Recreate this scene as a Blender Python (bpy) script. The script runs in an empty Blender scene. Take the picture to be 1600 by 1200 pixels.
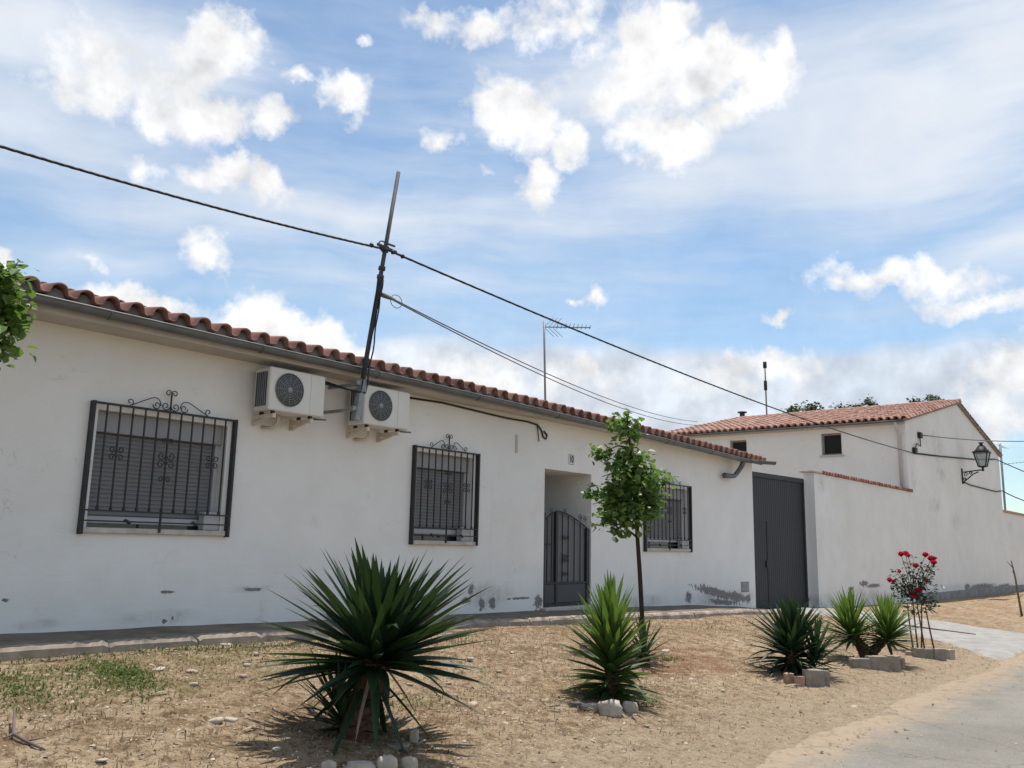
import bpy, math, random
from mathutils import Vector, Matrix, noise as mnoise
PI = math.pi
sc = bpy.context.scene
COL = sc.collection
R_ = math.radians

# ------------------------------------------------------------------ camera frame (world: X along the facade, Y into it, Z up; metres)
FPX = 1366.0
CX = Vector((0.63914381, -0.76880653, 0.02077776))     # camera right
CDN = Vector((0.15210856, 0.09987999, -0.98330411))    # camera down
CF = Vector((0.75389534, 0.63163321, 0.18077973))      # camera forward
EYE = Vector((0, 0, 1.6))
D = 8.6                                                 # the street front of the houses lies at Y = 8.6


def ray(px, py):
    return CX * (px - 800) + CDN * (py - 600) + CF * FPX


def onY(px, py, Y):
    r = ray(px, py)
    return EYE + r * (Y / r.y)


def onX(px, py, X):
    r = ray(px, py)
    return EYE + r * (X / r.x)


def at_depth(px, py, dep):
    r = ray(px, py)
    return EYE + r * (dep / FPX)


def interp(x, xs, ys):
    if x <= xs[0]:
        return ys[0]
    for i in range(1, len(xs)):
        if x <= xs[i]:
            t = (x - xs[i - 1]) / (xs[i] - xs[i - 1])
            return ys[i - 1] + (ys[i] - ys[i - 1]) * t
    return ys[-1]


def smooth(t):
    t = max(0.0, min(1.0, t))
    return t * t * (3 - 2 * t)


# ------------------------------------------------------------------ node helpers
class NT:
    def __init__(self, tree):
        self.t = tree
        self.n = tree.nodes
        self.l = tree.links

    def new(self, typ, **kw):
        nd = self.n.new(typ)
        for k, v in kw.items():
            setattr(nd, k, v)
        return nd

    def put(self, sock, v):
        if hasattr(v, 'is_output') or isinstance(v, bpy.types.NodeSocket):
            self.l.new(v, sock)
        elif isinstance(v, (tuple, list, Vector)):
            v = tuple(v)
            if len(sock.default_value) == 4 and len(v) == 3:
                v = v + (1,)
            sock.default_value = v
        else:
            sock.default_value = v

    def math(self, op, a, b=None, c=None, clamp=False):
        nd = self.new('ShaderNodeMath', operation=op, use_clamp=clamp)
        self.put(nd.inputs[0], a)
        if b is not None:
            self.put(nd.inputs[1], b)
        if c is not None:
            self.put(nd.inputs[2], c)
        return nd.outputs[0]

    def vmath(self, op, a, b=None, scale=None):
        nd = self.new('ShaderNodeVectorMath', operation=op)
        self.put(nd.inputs[0], a)
        if b is not None:
            self.put(nd.inputs[1], b)
        if scale is not None:
            self.put(nd.inputs['Scale'], scale)
        return nd.outputs['Value'] if op in ('LENGTH', 'DISTANCE', 'DOT_PRODUCT') else nd.outputs[0]

    def noise(self, vec, scale, detail=4, rough=0.55, dist=0.0, out=0):
        nd = self.new('ShaderNodeTexNoise')
        self.put(nd.inputs['Vector'], vec)
        nd.inputs['Scale'].default_value = scale
        nd.inputs['Detail'].default_value = detail
        nd.inputs['Roughness'].default_value = rough
        nd.inputs['Distortion'].default_value = dist
        return nd.outputs[out]

    def voronoi(self, vec, scale, feature='F1', out='Distance'):
        nd = self.new('ShaderNodeTexVoronoi', feature=feature)
        self.put(nd.inputs['Vector'], vec)
        nd.inputs['Scale'].default_value = scale
        return nd.outputs[out]

    def mapr(self, v, a, b, c=0.0, d=1.0, interp_='SMOOTHSTEP'):
        nd = self.new('ShaderNodeMapRange', interpolation_type=interp_)
        self.put(nd.inputs[0], v)
        self.put(nd.inputs[1], a)
        self.put(nd.inputs[2], b)
        self.put(nd.inputs[3], c)
        self.put(nd.inputs[4], d)
        return nd.outputs[0]

    def mix(self, fac, a, b, blend='MIX'):
        nd = self.new('ShaderNodeMix', data_type='RGBA', blend_type=blend)
        self.put(nd.inputs[0], fac)
        self.put(nd.inputs[6], a)
        self.put(nd.inputs[7], b)
        return nd.outputs[2]

    def mapping(self, vec, loc=(0, 0, 0), rot=(0, 0, 0), scale=(1, 1, 1), typ='POINT'):
        nd = self.new('ShaderNodeMapping', vector_type=typ)
        self.put(nd.inputs[0], vec)
        nd.inputs['Location'].default_value = loc
        nd.inputs['Rotation'].default_value = rot
        nd.inputs['Scale'].default_value = scale
        return nd.outputs[0]


def new_mat(name):
    m = bpy.data.materials.new(name)
    m.use_nodes = True
    t = NT(m.node_tree)
    b = t.n['Principled BSDF']
    return m, t, b


def pos(t):
    return t.new('ShaderNodeNewGeometry').outputs['Position']


def objc(t):
    return t.new('ShaderNodeTexCoord').outputs['Object']


def bump(t, b, h, strength=0.3, dist=0.01):
    nd = t.new('ShaderNodeBump')
    nd.inputs['Strength'].default_value = strength
    nd.inputs['Distance'].default_value = dist
    t.put(nd.inputs['Height'], h)
    t.l.new(nd.outputs[0], b.inputs['Normal'])


def simple_mat(name, c, rough=0.6, metal=0.0, var=0.15, nscale=9.0, bstr=0.15, spec=0.4):
    m, t, b = new_mat(name)
    v = objc(t)
    n = t.noise(v, nscale, 5, 0.6)
    f = t.mapr(n, 0.3, 0.7, 1 - var, 1 + var, 'LINEAR')
    col = t.vmath('SCALE', c, scale=f)
    t.put(b.inputs['Base Color'], col)
    b.inputs['Roughness'].default_value = rough
    b.inputs['Metallic'].default_value = metal
    b.inputs['Specular IOR Level'].default_value = spec
    if bstr:
        bump(t, b, t.noise(v, nscale * 4, 4, 0.6), bstr, 0.004)
    return m


def plaster_mat(name, base=(0.78, 0.76, 0.73), patches=(), stains=(), zbase=None, sstr=.45):
    """white limewash: faint blotches; patches = spots where the mortar shows (X, Z, rx, rz, rot); stains = grey damp marks"""
    m, t, b = new_mat(name)
    p = pos(t)
    big = t.noise(p, 0.55, 4, 0.6)
    mid = t.noise(p, 3.2, 5, 0.65)
    fine = t.noise(p, 42, 4, 0.6)
    col = t.vmath('SCALE', base, scale=t.mapr(big, 0.3, 0.7, 0.93, 1.03, 'LINEAR'))
    col = t.mix(t.mapr(mid, 0.48, 0.8, 0.0, 0.35), col, tuple(x * y for x, y in zip(base, (0.86, 0.84, 0.80))))
    # rain streaks running down
    st = t.noise(t.mapping(p, scale=(7.0, 7.0, 0.35)), 1.0, 4, 0.6)
    col = t.mix(t.mapr(st, 0.56, 0.8, 0.0, 0.22), col, tuple(x * y for x, y in zip(base, (0.80, 0.78, 0.74))))
    sp = t.noise(p, 5.5, 6, 0.72)
    sp2 = t.noise(p, 1.6, 3, 0.6)

    def field(lst):
        f = None
        for (X, Z, rx, rz, rot) in lst:
            q = t.mapping(p, loc=(X, 0, Z), rot=(0, rot, 0), scale=(rx, 1000, rz), typ='TEXTURE')
            d = t.math('SUBTRACT', 1.0, t.vmath('LENGTH', q))
            f = d if f is None else t.math('MAXIMUM', f, d)
        return f
    rough = 0.9
    if stains:
        f = field(stains)
        a = t.math('MULTIPLY', t.mapr(f, 0.0, 0.7), t.mapr(t.math('MULTIPLY_ADD', sp, 0.6, t.math('MULTIPLY', sp2, 0.4)), 0.38, 0.62))
        col = t.mix(t.math('MULTIPLY', a, sstr), col, (0.22, 0.21, 0.19))
    tw_ = t.noise(t.mapping(p, rot=(0, .5, 0), scale=(1.5, 1, 6)), 3.0, 4, .6)
    col = t.mix(t.mapr(t.noise(p, 1.3, 5, .6), .42, .7, 0, .5), col, tuple(x * y for x, y in zip(base, (0.90, 0.885, 0.86))))
    ck = t.voronoi(t.vmath('ADD', p, t.vmath('SCALE', t.noise(p, 3.5, 5, .65, out=1), scale=.55)), 0.9, 'DISTANCE_TO_EDGE')
    ckm = t.math('MULTIPLY', t.mapr(ck, 0.006, 0.001), t.mapr(sp2, .52, .62))
    col = t.mix(t.math('MULTIPLY', ckm, .28), col, (0.25, 0.23, 0.21))
    h = t.math('MULTIPLY_ADD', fine, 0.3, t.math('ADD', t.math('MULTIPLY', mid, 0.9), t.math('MULTIPLY', tw_, .9)))
    if patches:
        f = field(patches)
        spf = t.noise(p, 13, 7, 0.75)
        f2 = t.math('ADD', f, t.math('MULTIPLY', t.math('SUBTRACT', spf, 0.5), 3.0))
        a = t.mapr(f2, 0.12, 0.30)
        a = t.math('MULTIPLY', a, t.mapr(f, -0.9, -0.5))
        pc = t.mix(t.mapr(fine, 0.3, 0.7), (0.17, 0.16, 0.15), (0.29, 0.27, 0.25))
        col = t.mix(a, col, pc)
        h = t.math('SUBTRACT', h, t.math('MULTIPLY', a, 1.2))
    t.put(b.inputs['Base Color'], col)
    b.inputs['Roughness'].default_value = rough
    b.inputs['Specular IOR Level'].default_value = 0.15
    bump(t, b, h, 0.35, 0.012)
    return m


def pxl(lst, Y=None):
    """marks measured as (x, y, half width, half height) on the facade, turned into wall metres"""
    out = []
    for (px, py, rx, ry, rot, w) in lst:
        c = onY(px, py, Y or D)
        a = onY(px + rx, py, Y or D)
        b = onY(px, py - ry, Y or D)
        out.append((c.x, c.z, max(.02, (a.x - c.x) * (.6 + .4 * w)), max(.02, (b.z - c.z) * (.6 + .4 * w)), rot))
    return out


def attr(t, name):
    a = t.new('ShaderNodeAttribute', attribute_name=name)
    return a.outputs['Fac']


def tile_mat(name, c1=(0.225, 0.095, 0.078), c2=(0.40, 0.225, 0.185)):
    m, t, b = new_mat(name)
    p = pos(t)
    v = attr(t, 'var')
    n = t.noise(p, 14, 5, 0.65)
    col = t.mix(v, c1, c2)
    col = t.mix(t.mapr(n, 0.5, 0.75, 0, 0.55), col, (0.55, 0.38, 0.29))
    n2 = t.noise(p, 4.5, 5, 0.7)
    col = t.mix(t.mapr(n2, 0.58, 0.75, 0, 0.6), col, (0.13, 0.085, 0.07))
    t.put(b.inputs['Base Color'], col)
    b.inputs['Roughness'].default_value = 0.85
    b.inputs['Specular IOR Level'].default_value = 0.25
    bump(t, b, t.noise(p, 60, 4, 0.6), 0.3, 0.004)
    return m


def leaf_mat(name, dark, light, rough=0.45, trans=0.35, tcol=None, spec=0.5):
    m, t, b = new_mat(name)
    v = attr(t, 'var')
    col = t.mix(v, dark, light)
    n = t.noise(pos(t), 30, 2, 0.5)
    col = t.vmath('SCALE', col, scale=t.mapr(n, 0.3, 0.7, 0.82, 1.18, 'LINEAR'))
    t.put(b.inputs['Base Color'], col)
    b.inputs['Roughness'].default_value = rough
    b.inputs['Specular IOR Level'].default_value = spec
    if trans > 0:
        tr = t.new('ShaderNodeBsdfTranslucent')
        tc = t.mix(0.5, col, tcol or light, 'MIX')
        t.put(tr.inputs['Color'], tc)
        mx = t.new('ShaderNodeMixShader')
        mx.inputs[0].default_value = trans
        t.l.new(b.outputs[0], mx.inputs[1])
        t.l.new(tr.outputs[0], mx.inputs[2])
        t.l.new(mx.outputs[0], t.n['Material Output'].inputs['Surface'])
    return m


# ------------------------------------------------------------------ mesh builder
class MB:
    def __init__(self):
        self.v = []
        self.f = []
        self.var = []
        self.sm = []

    def add(self, verts, faces, var=0.5, smooth_=False):
        o = len(self.v)
        self.v.extend([tuple(v) for v in verts])
        self.var.extend([var] * len(verts))
        for f in faces:
            self.f.append(tuple(i + o for i in f))
            self.sm.append(smooth_)
        return o

    def box(self, x0, x1, y0, y1, z0, z1, var=0.5):
        v = [(x0, y0, z0), (x1, y0, z0), (x1, y1, z0), (x0, y1, z0), (x0, y0, z1), (x1, y0, z1), (x1, y1, z1), (x0, y1, z1)]
        self.add(v, [(0, 3, 2, 1), (4, 5, 6, 7), (0, 1, 5, 4), (1, 2, 6, 5), (2, 3, 7, 6), (3, 0, 4, 7)], var)
        return self

    def bbox(self, x0, x1, y0, y1, z0, z1, b=0.01, var=0.5):
        """box with chamfered edges"""
        xs, ys, zs = (x0, x1), (y0, y1), (z0, z1)
        vs = {}
        pts = []
        for i in (0, 1):
            for j in (0, 1):
                for k in (0, 1):
                    s = (1 if i == 0 else -1, 1 if j == 0 else -1, 1 if k == 0 else -1)
                    c = (xs[i], ys[j], zs[k])
                    for a in range(3):
                        q = [c[d] + (s[d] * b if d != a else 0) for d in range(3)]
                        vs[(i, j, k, a)] = len(pts)
                        pts.append(q)
        fs = []
        for a in range(3):
            o1, o2 = [(1, 2), (0, 2), (0, 1)][a]
            for s in (0, 1):
                idx = []
                for (p_, q_) in ((0, 0), (1, 0), (1, 1), (0, 1)):
                    ijk = [0, 0, 0]
                    ijk[a] = s
                    ijk[o1] = p_
                    ijk[o2] = q_
                    idx.append(vs[(ijk[0], ijk[1], ijk[2], a)])
                fs.append(tuple(idx))
        for a in range(3):      # edges along axis a
            o1, o2 = [(1, 2), (0, 2), (0, 1)][a]
            for p_ in (0, 1):
                for q_ in (0, 1):
                    e = []
                    for s in (0, 1):
                        ijk = [0, 0, 0]
                        ijk[a] = s
                        ijk[o1] = p_
                        ijk[o2] = q_
                        e.append((vs[(ijk[0], ijk[1], ijk[2], o1)], vs[(ijk[0], ijk[1], ijk[2], o2)]))
                    fs.append((e[0][0], e[0][1], e[1][1], e[1][0]))
        for i in (0, 1):
            for j in (0, 1):
                for k in (0, 1):
                    fs.append((vs[(i, j, k, 0)], vs[(i, j, k, 1)], vs[(i, j, k, 2)]))
        self.add(pts, fs, var)
        return self

    def bar(self, a, b, w, h=None, up=(0, 0, 1)):
        """square-section bar from a to b"""
        a, b = Vector(a), Vector(b)
        h = h or w
        d = (b - a).normalized()
        u = Vector(up)
        if abs(d.dot(u)) > 0.98:
            u = Vector((0, 1, 0))
        s = d.cross(u).normalized()
        n = s.cross(d)
        v = []
        for c in (a, b):
            for (i, j) in ((-1, -1), (1, -1), (1, 1), (-1, 1)):
                v.append(c + s * (i * w / 2) + n * (j * h / 2))
        self.add(v, [(0, 1, 2, 3), (7, 6, 5, 4), (0, 4, 5, 1), (1, 5, 6, 2), (2, 6, 7, 3), (3, 7, 4, 0)])
        return self

    def tube(self, pts, rad, n=6, cap=True, var=0.5):
        pts = [Vector(p) for p in pts]
        m = len(pts)
        rads = rad if isinstance(rad, (list, tuple)) else [rad] * m
        ref = Vector((0.31, 0.17, 0.93))
        vs = []
        prev = None
        for i, p in enumerate(pts):
            d = (pts[min(i + 1, m - 1)] - pts[max(i - 1, 0)])
            if d.length < 1e-9:
                d = Vector((0, 0, 1))
            d.normalize()
            if prev is None:
                s = d.cross(ref if abs(d.dot(ref)) < 0.95 else Vector((1, 0, 0))).normalized()
            else:
                s = (prev - d * prev.dot(d))
                s = s.normalized() if s.length > 1e-6 else d.cross(ref).normalized()
            prev = s
            q = d.cross(s)
            for k in range(n):
                a = 2 * PI * k / n
                vs.append(p + (s * math.cos(a) + q * math.sin(a)) * rads[i])
        fs = []
        for i in range(m - 1):
            for k in range(n):
                k2 = (k + 1) % n
                fs.append((i * n + k, i * n + k2, (i + 1) * n + k2, (i + 1) * n + k))
        if cap:
            fs.append(tuple(range(n - 1, -1, -1)))
            fs.append(tuple((m - 1) * n + k for k in range(n)))
        self.add(vs, fs, var, True)
        return self

    def disc(self, c, nrm, r, th, n=24):
        nrm = Vector(nrm).normalized()
        self.tube([Vector(c), Vector(c) + nrm * th], r, n)
        return self

    def build(self, name, mat, parent=None, flat=False, loc=None):
        off = Vector((0, 0, 0))
        q = parent
        while q is not None:
            off += q.location
            q = q.parent
        if loc is not None:
            off += Vector(loc)
        me = bpy.data.meshes.new(name)
        me.from_pydata([(v[0] - off.x, v[1] - off.y, v[2] - off.z) for v in self.v], [], self.f)
        if flat is False and any(self.sm):
            me.polygons.foreach_set('use_smooth', self.sm)
        at = me.attributes.new('var', 'FLOAT', 'POINT')
        at.data.foreach_set('value', self.var)
        me.materials.append(mat)
        me.update()
        o = bpy.data.objects.new(name, me)
        COL.objects.link(o)
        if loc is not None:
            o.location = loc
        if parent is not None:
            o.parent = parent
        return o


def thing(name, label, cat, loc, group=None):
    o = bpy.data.objects.new(name, None)
    o.empty_display_size = 0.2
    COL.objects.link(o)
    o.location = loc
    return tag(o, label, cat, group)


def tag(o, label, cat, group=None, kind=None):
    o['label'] = label
    o['category'] = cat
    if group:
        o['group'] = group
    if kind:
        o['kind'] = kind
    return o


def structure(o):
    o['kind'] = 'structure'
    return o


def copy_tree(o, parent=None):
    c = o.copy()
    COL.objects.link(c)
    if parent is not None:
        c.parent = parent
    for ch in list(o.children):
        copy_tree(ch, c)
    return c


def spiral(c, r0, r1, turns, a0, ux=(1, 0, 0), uz=(0, 0, 1), n=14):
    c, ux, uz = Vector(c), Vector(ux), Vector(uz)
    out = []
    for i in range(n + 1):
        t = i / n
        r = r0 + (r1 - r0) * t
        a = a0 + turns * 2 * PI * t
        out.append(c + ux * (r * math.cos(a)) + uz * (r * math.sin(a)))
    return out


# ------------------------------------------------------------------ terrain
WBX = [3.28, 4.8, 6.05, 9.5, 11.8, 15.9, 18.0, 19.4, 22.6, 31, 45]
WBZ = [.73, .71, .69, .63, .60, .51, .40, .27, .20, .07, -.02]


def wb(X):
    return interp(X, WBX, WBZ)


def kerbY(X):
    return interp(X, [3, 5, 8.9, 10.2, 12, 15.6, 19], [7.73, 7.75, 7.9, 7.72, 7.5, 7.4, 7.4])


KH = 0.085


def hbase(X, Y):
    foot = wb(X) - 0.03 - KH * interp(X, [16, 19.5], [1, 0])
    ky = kerbY(X) - 0.02
    if Y <= 3.1:
        return 0.0
    t = (Y - 3.1) / (ky - 3.1)
    if t >= 1:
        return foot
    s = 0.55 * t + 0.45 * smooth(t)
    return foot * s


def hground(X, Y):
    z = hbase(X, Y)
    k = smooth((Y - 2.85) / 0.5)
    n = mnoise.noise(Vector((X * 0.7, Y * 0.7, 3.1))) * 0.03 + mnoise.noise(Vector((X * 2.1, Y * 2.6, 8.1))) * 0.016
    n += mnoise.noise(Vector((X * 6.5, Y * 7.5, 1.7))) * .013 + mnoise.noise(Vector((X * 14, Y * 15, 5.2))) * .010
    near = smooth((7.9 - Y) / 0.3)
    return z + n * k * (0.35 + 0.65 * near) - 0.004 * (1 - k)


def on_ground(px, py, dz=0.0):
    r = ray(px, py)
    s = 0.5 / FPX
    lo = 1.0 / FPX
    t = lo
    while t < 60 / FPX:
        p = EYE + r * t
        if p.z < hbase(p.x, p.y) + dz:
            break
        t += 0.03 / FPX
    return EYE + r * t


# ================================================================== MATERIALS
M = {}
M['tile'] = tile_mat('roof_tile_clay')
M['tile2'] = tile_mat('roof_tile_clay_old', (0.36, 0.185, 0.14), (0.54, 0.33, 0.265))
M['mortar'] = simple_mat('eave_mortar', (0.27, 0.24, 0.22), 0.95, var=0.25, nscale=6, bstr=0.4, spec=0.1)
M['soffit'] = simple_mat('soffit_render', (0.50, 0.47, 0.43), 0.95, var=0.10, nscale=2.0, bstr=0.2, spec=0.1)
M['zinc'] = simple_mat('zinc_gutter', (0.135, 0.145, 0.15), 0.5, 0.35, var=0.22, nscale=3.5, bstr=0.1)
M['iron'] = simple_mat('black_iron', (0.028, 0.029, 0.032), 0.5, 0.2, var=0.25, nscale=12, bstr=0.12)
M['gatepaint'] = simple_mat('gate_grey_paint', (0.019, 0.0205, 0.027), 0.6, 0.0, var=0.18, nscale=1.5, bstr=0.08)
M['doorsheet'] = simple_mat('grey_sheet', (0.16, 0.16, 0.165), 0.55, 0.1, var=0.1, nscale=2, bstr=0.05)
M['doorpanel'] = simple_mat('dark_sheet', (0.05, 0.052, 0.057), 0.5, 0.1, var=0.1, nscale=2, bstr=0.05)
M['shutter'] = simple_mat('shutter_slats', (0.19, 0.19, 0.195), 0.6, var=0.08, nscale=3, bstr=0)
M['shutterbox'] = simple_mat('shutter_box', (0.30, 0.30, 0.315), 0.6, var=0.06, nscale=3, bstr=0)
M['alu'] = simple_mat('white_aluminium', (0.46, 0.46, 0.47), 0.45, var=0.08, nscale=5, bstr=0)
M['sill'] = simple_mat('sill_stone', (0.46, 0.42, 0.38), 0.85, var=0.2, nscale=8, bstr=0.3)
M['dark'] = simple_mat('dark_void', (0.012, 0.012, 0.014), 0.8, var=0.1, bstr=0)
M['glass'] = simple_mat('window_glass', (0.02, 0.022, 0.026), 0.08, var=0.1, bstr=0, spec=0.6)
M['accase'] = simple_mat('unit_casing', (0.64, 0.62, 0.57), 0.5, var=0.06, nscale=3, bstr=0.02)
M['acgrille'] = simple_mat('unit_grille', (0.085, 0.09, 0.095), 0.6, var=0.1, bstr=0)
M['acwire'] = simple_mat('unit_wire', (0.28, 0.29, 0.30), 0.5, var=0.1, bstr=0)
M['acfin'] = simple_mat('unit_fins', (0.05, 0.06, 0.075), 0.6, var=0.2, bstr=0)
M['bracket'] = simple_mat('cream_bracket', (0.58, 0.51, 0.41), 0.6, var=0.15, nscale=8, bstr=0.05)
M['rubber'] = simple_mat('black_rubber', (0.02, 0.02, 0.02), 0.7, bstr=0)
M['sticker'] = simple_mat('yellow_sticker', (0.55, 0.53, 0.30), 0.6, bstr=0)
M['greymark'] = simple_mat('grey_print', (0.35, 0.35, 0.34), 0.6, bstr=0)
M['galv'] = simple_mat('galvanised_pole', (0.055, 0.057, 0.062), 0.75, 0.0, var=0.35, nscale=7, bstr=0.15)
M['galvlight'] = simple_mat('galvanised_pale', (0.27, 0.28, 0.285), 0.6, 0.3, var=0.25, nscale=7, bstr=0.15)
M['cable'] = simple_mat('black_cable', (0.016, 0.018, 0.02), 0.6, bstr=0.1)
M['cablegrey'] = simple_mat('grey_cable', (0.12, 0.12, 0.125), 0.6, bstr=0)
M['alurod'] = simple_mat('antenna_rod', (0.22, 0.23, 0.24), 0.4, 0.5, var=0.15, bstr=0)
M['whiteplate'] = simple_mat('number_tile', (0.72, 0.72, 0.70), 0.35, var=0.05, bstr=0)
M['digit'] = simple_mat('digit_black', (0.02, 0.02, 0.022), 0.5, bstr=0)
M['plinth'] = simple_mat('cement_plinth', (0.27, 0.26, 0.25), 0.95, var=0.25, nscale=3, bstr=0.35, spec=0.1)
M['kerb'] = simple_mat('kerb_stone', (0.32, 0.27, 0.225), 0.95, var=0.3, nscale=5, bstr=0.9, spec=0.1)
M['pave'] = simple_mat('pavement_cement', (0.175, 0.148, 0.118), 0.95, var=0.3, nscale=3.5, bstr=0.5, spec=0.1)
M['drive'] = simple_mat('driveway_concrete', (0.30, 0.285, 0.265), 0.95, var=0.18, nscale=4, bstr=0.4, spec=0.1)
M['stone'] = simple_mat('pale_stone', (0.42, 0.37, 0.31), 0.9, var=0.3, nscale=9, bstr=0.5, spec=0.2)
M['block'] = simple_mat('cement_block', (0.27, 0.235, 0.195), 0.95, var=0.25, nscale=11, bstr=0.6, spec=0.1)
M['brickred'] = simple_mat('reddish_block', (0.40, 0.26, 0.19), 0.95, var=0.3, nscale=11, bstr=0.6, spec=0.1)
M['lampglass'] = simple_mat('lantern_glass', (0.55, 0.57, 0.58), 0.3, bstr=0)
_m, _t, _b = new_mat('clear_lantern_glass')
_tr = _t.new('ShaderNodeBsdfTransparent')
_tr.inputs[0].default_value = (.93, .95, .95, 1)
_mx = _t.new('ShaderNodeMixShader')
_mx.inputs[0].default_value = .75
_b.inputs['Roughness'].default_value = .1
_b.inputs['Base Color'].default_value = (.5, .52, .52, 1)
_t.l.new(_b.outputs[0], _mx.inputs[1])
_t.l.new(_tr.outputs[0], _mx.inputs[2])
_t.l.new(_mx.outputs[0], _t.n['Material Output'].inputs['Surface'])
M['lampglass'] = _m
M['bark'] = simple_mat('young_bark', (0.050, 0.040, 0.032), 0.9, var=0.35, nscale=25, bstr=0.6, spec=0.1)
M['barkgrey'] = simple_mat('grey_bark', (0.16, 0.135, 0.115), 0.9, var=0.35, nscale=20, bstr=0.5, spec=0.1)
M['yuccatrunk'] = simple_mat('yucca_trunk', (0.095, 0.055, 0.037), 0.95, var=0.5, nscale=22, bstr=0.9, spec=0.1)
M['treeleaf'] = leaf_mat('linden_leaf', (0.032, 0.078, 0.022), (0.17, 0.29, 0.060), 0.45, 0.35, (0.30, 0.50, 0.06))
M['farleaf'] = leaf_mat('far_leaf', (0.05, 0.08, 0.035), (0.11, 0.15, 0.07), 0.6, 0.15)
M['yucca_dark'] = leaf_mat('yucca_leaf_dark', (0.012, 0.030, 0.018), (0.046, 0.105, 0.032), 0.5, 0.09, (0.13, 0.25, 0.03), 0.28)
M['yucca_green'] = leaf_mat('yucca_leaf_green', (0.022, 0.052, 0.020), (0.16, 0.26, 0.045), 0.5, 0.26, (0.20, 0.34, 0.03), 0.28)
M['roseleaf'] = leaf_mat('rose_leaf', (0.022, 0.050, 0.022), (0.055, 0.095, 0.04), 0.4, 0.15)
M['petal'] = leaf_mat('rose_petal', (0.32, 0.008, 0.04), (0.60, 0.025, 0.10), 0.5, 0.25, (0.7, 0.03, 0.08), 0.3)
M['rosestem'] = simple_mat('rose_stem', (0.12, 0.075, 0.05), 0.8, var=0.3, nscale=15, bstr=0)
M['dryleaf'] = leaf_mat('dry_leaf', (0.16, 0.115, 0.075), (0.42, 0.36, 0.27), 0.8, 0.1, None, 0.15)
M['weed'] = leaf_mat('weed_leaf', (0.055, 0.10, 0.022), (0.15, 0.20, 0.05), 0.6, 0.3, (0.22, 0.30, 0.06), 0.3)
M['straw'] = leaf_mat('straw', (0.12, 0.078, 0.045), (0.50, 0.39, 0.255), 0.8, 0.2, (0.5, 0.4, 0.25), 0.2)
M['gravel'] = leaf_mat('gravel', (0.13, 0.092, 0.06), (0.50, 0.43, 0.34), 0.9, 0.0, None, 0.2)
M['twig'] = simple_mat('dead_twig', (0.13, 0.105, 0.10), 0.9, var=0.3, nscale=15, bstr=0.2)

M['wall'] = plaster_mat('house_plaster', (0.775, 0.765, 0.745),
    patches=pxl([(1122, 927, 40, 9, R_(9), 1), (1150, 932, 22, 8, R_(8), 1), (1169, 935, 5, 9, 0, 1), (1076, 934, 6, 12, 0, 1), (1130, 941, 30, 6, R_(4), .8), (736, 921, 6, 10, R_(35), 1), (728, 940, 9, 8, 0, .9), (769, 942, 6, 14, 0, .9), (753, 944, 7, 12, 0, .8), (841, 941, 7, 14, R_(20), 1),
                 (256, 971, 5, 4, 0, 1), (269, 966, 2, 4, 0, 1), (395, 921, 16, 2.4, 0, .9), (8, 938, 7, 2.5, 0, .9), (262, 925, 14, 1.6, 0, 1), (810, 935, 18, 1.5, 0, 1)]),
    stains=pxl([(765, 930, 45, 30, 0, 1), (250, 965, 80, 16, 0, 1), (430, 655, 40, 20, 0, .8), (1130, 935, 70, 18, 0, 1), (1010, 940, 40, 14, 0, 1), (400, 920, 60, 8, 0, 1), (60, 975, 60, 12, 0, .8)]))
M['gwall'] = plaster_mat('garden_wall_plaster', (0.77, 0.76, 0.735),
    patches=pxl([(1350, 912, 8, 5, 0, 1), (1365, 915, 12, 4, 0, 1), (1330, 920, 5, 4, 0, 1)]),
    stains=pxl([(1340, 938, 55, 26, R_(-3), 1), (1395, 930, 45, 16, 0, 1), (1285, 940, 18, 16, 0, .9), (1283, 755, 7, 22, 0, .9)]))
M['gable'] = plaster_mat('gable_plaster', (0.765, 0.75, 0.72),
    patches=pxl([(1535, 917, 24, 6, 0, 1), (1570, 917, 16, 6, 0, 1), (1511, 917, 5, 6, 0, 1), (1555, 921, 30, 4, 0, 1)]),
    stains=pxl([(1465, 700, 14, 40, R_(20), .6), (1470, 740, 12, 26, 0, .5), (1460, 790, 14, 18, 0, .5), (1495, 815, 12, 22, 0, .5), (1428, 750, 6, 20, 0, .8), (1500, 922, 60, 14, 0, 1), (1450, 930, 30, 12, 0, 1), (1580, 825, 8, 16, 0, .8)]), sstr=.35)


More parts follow.
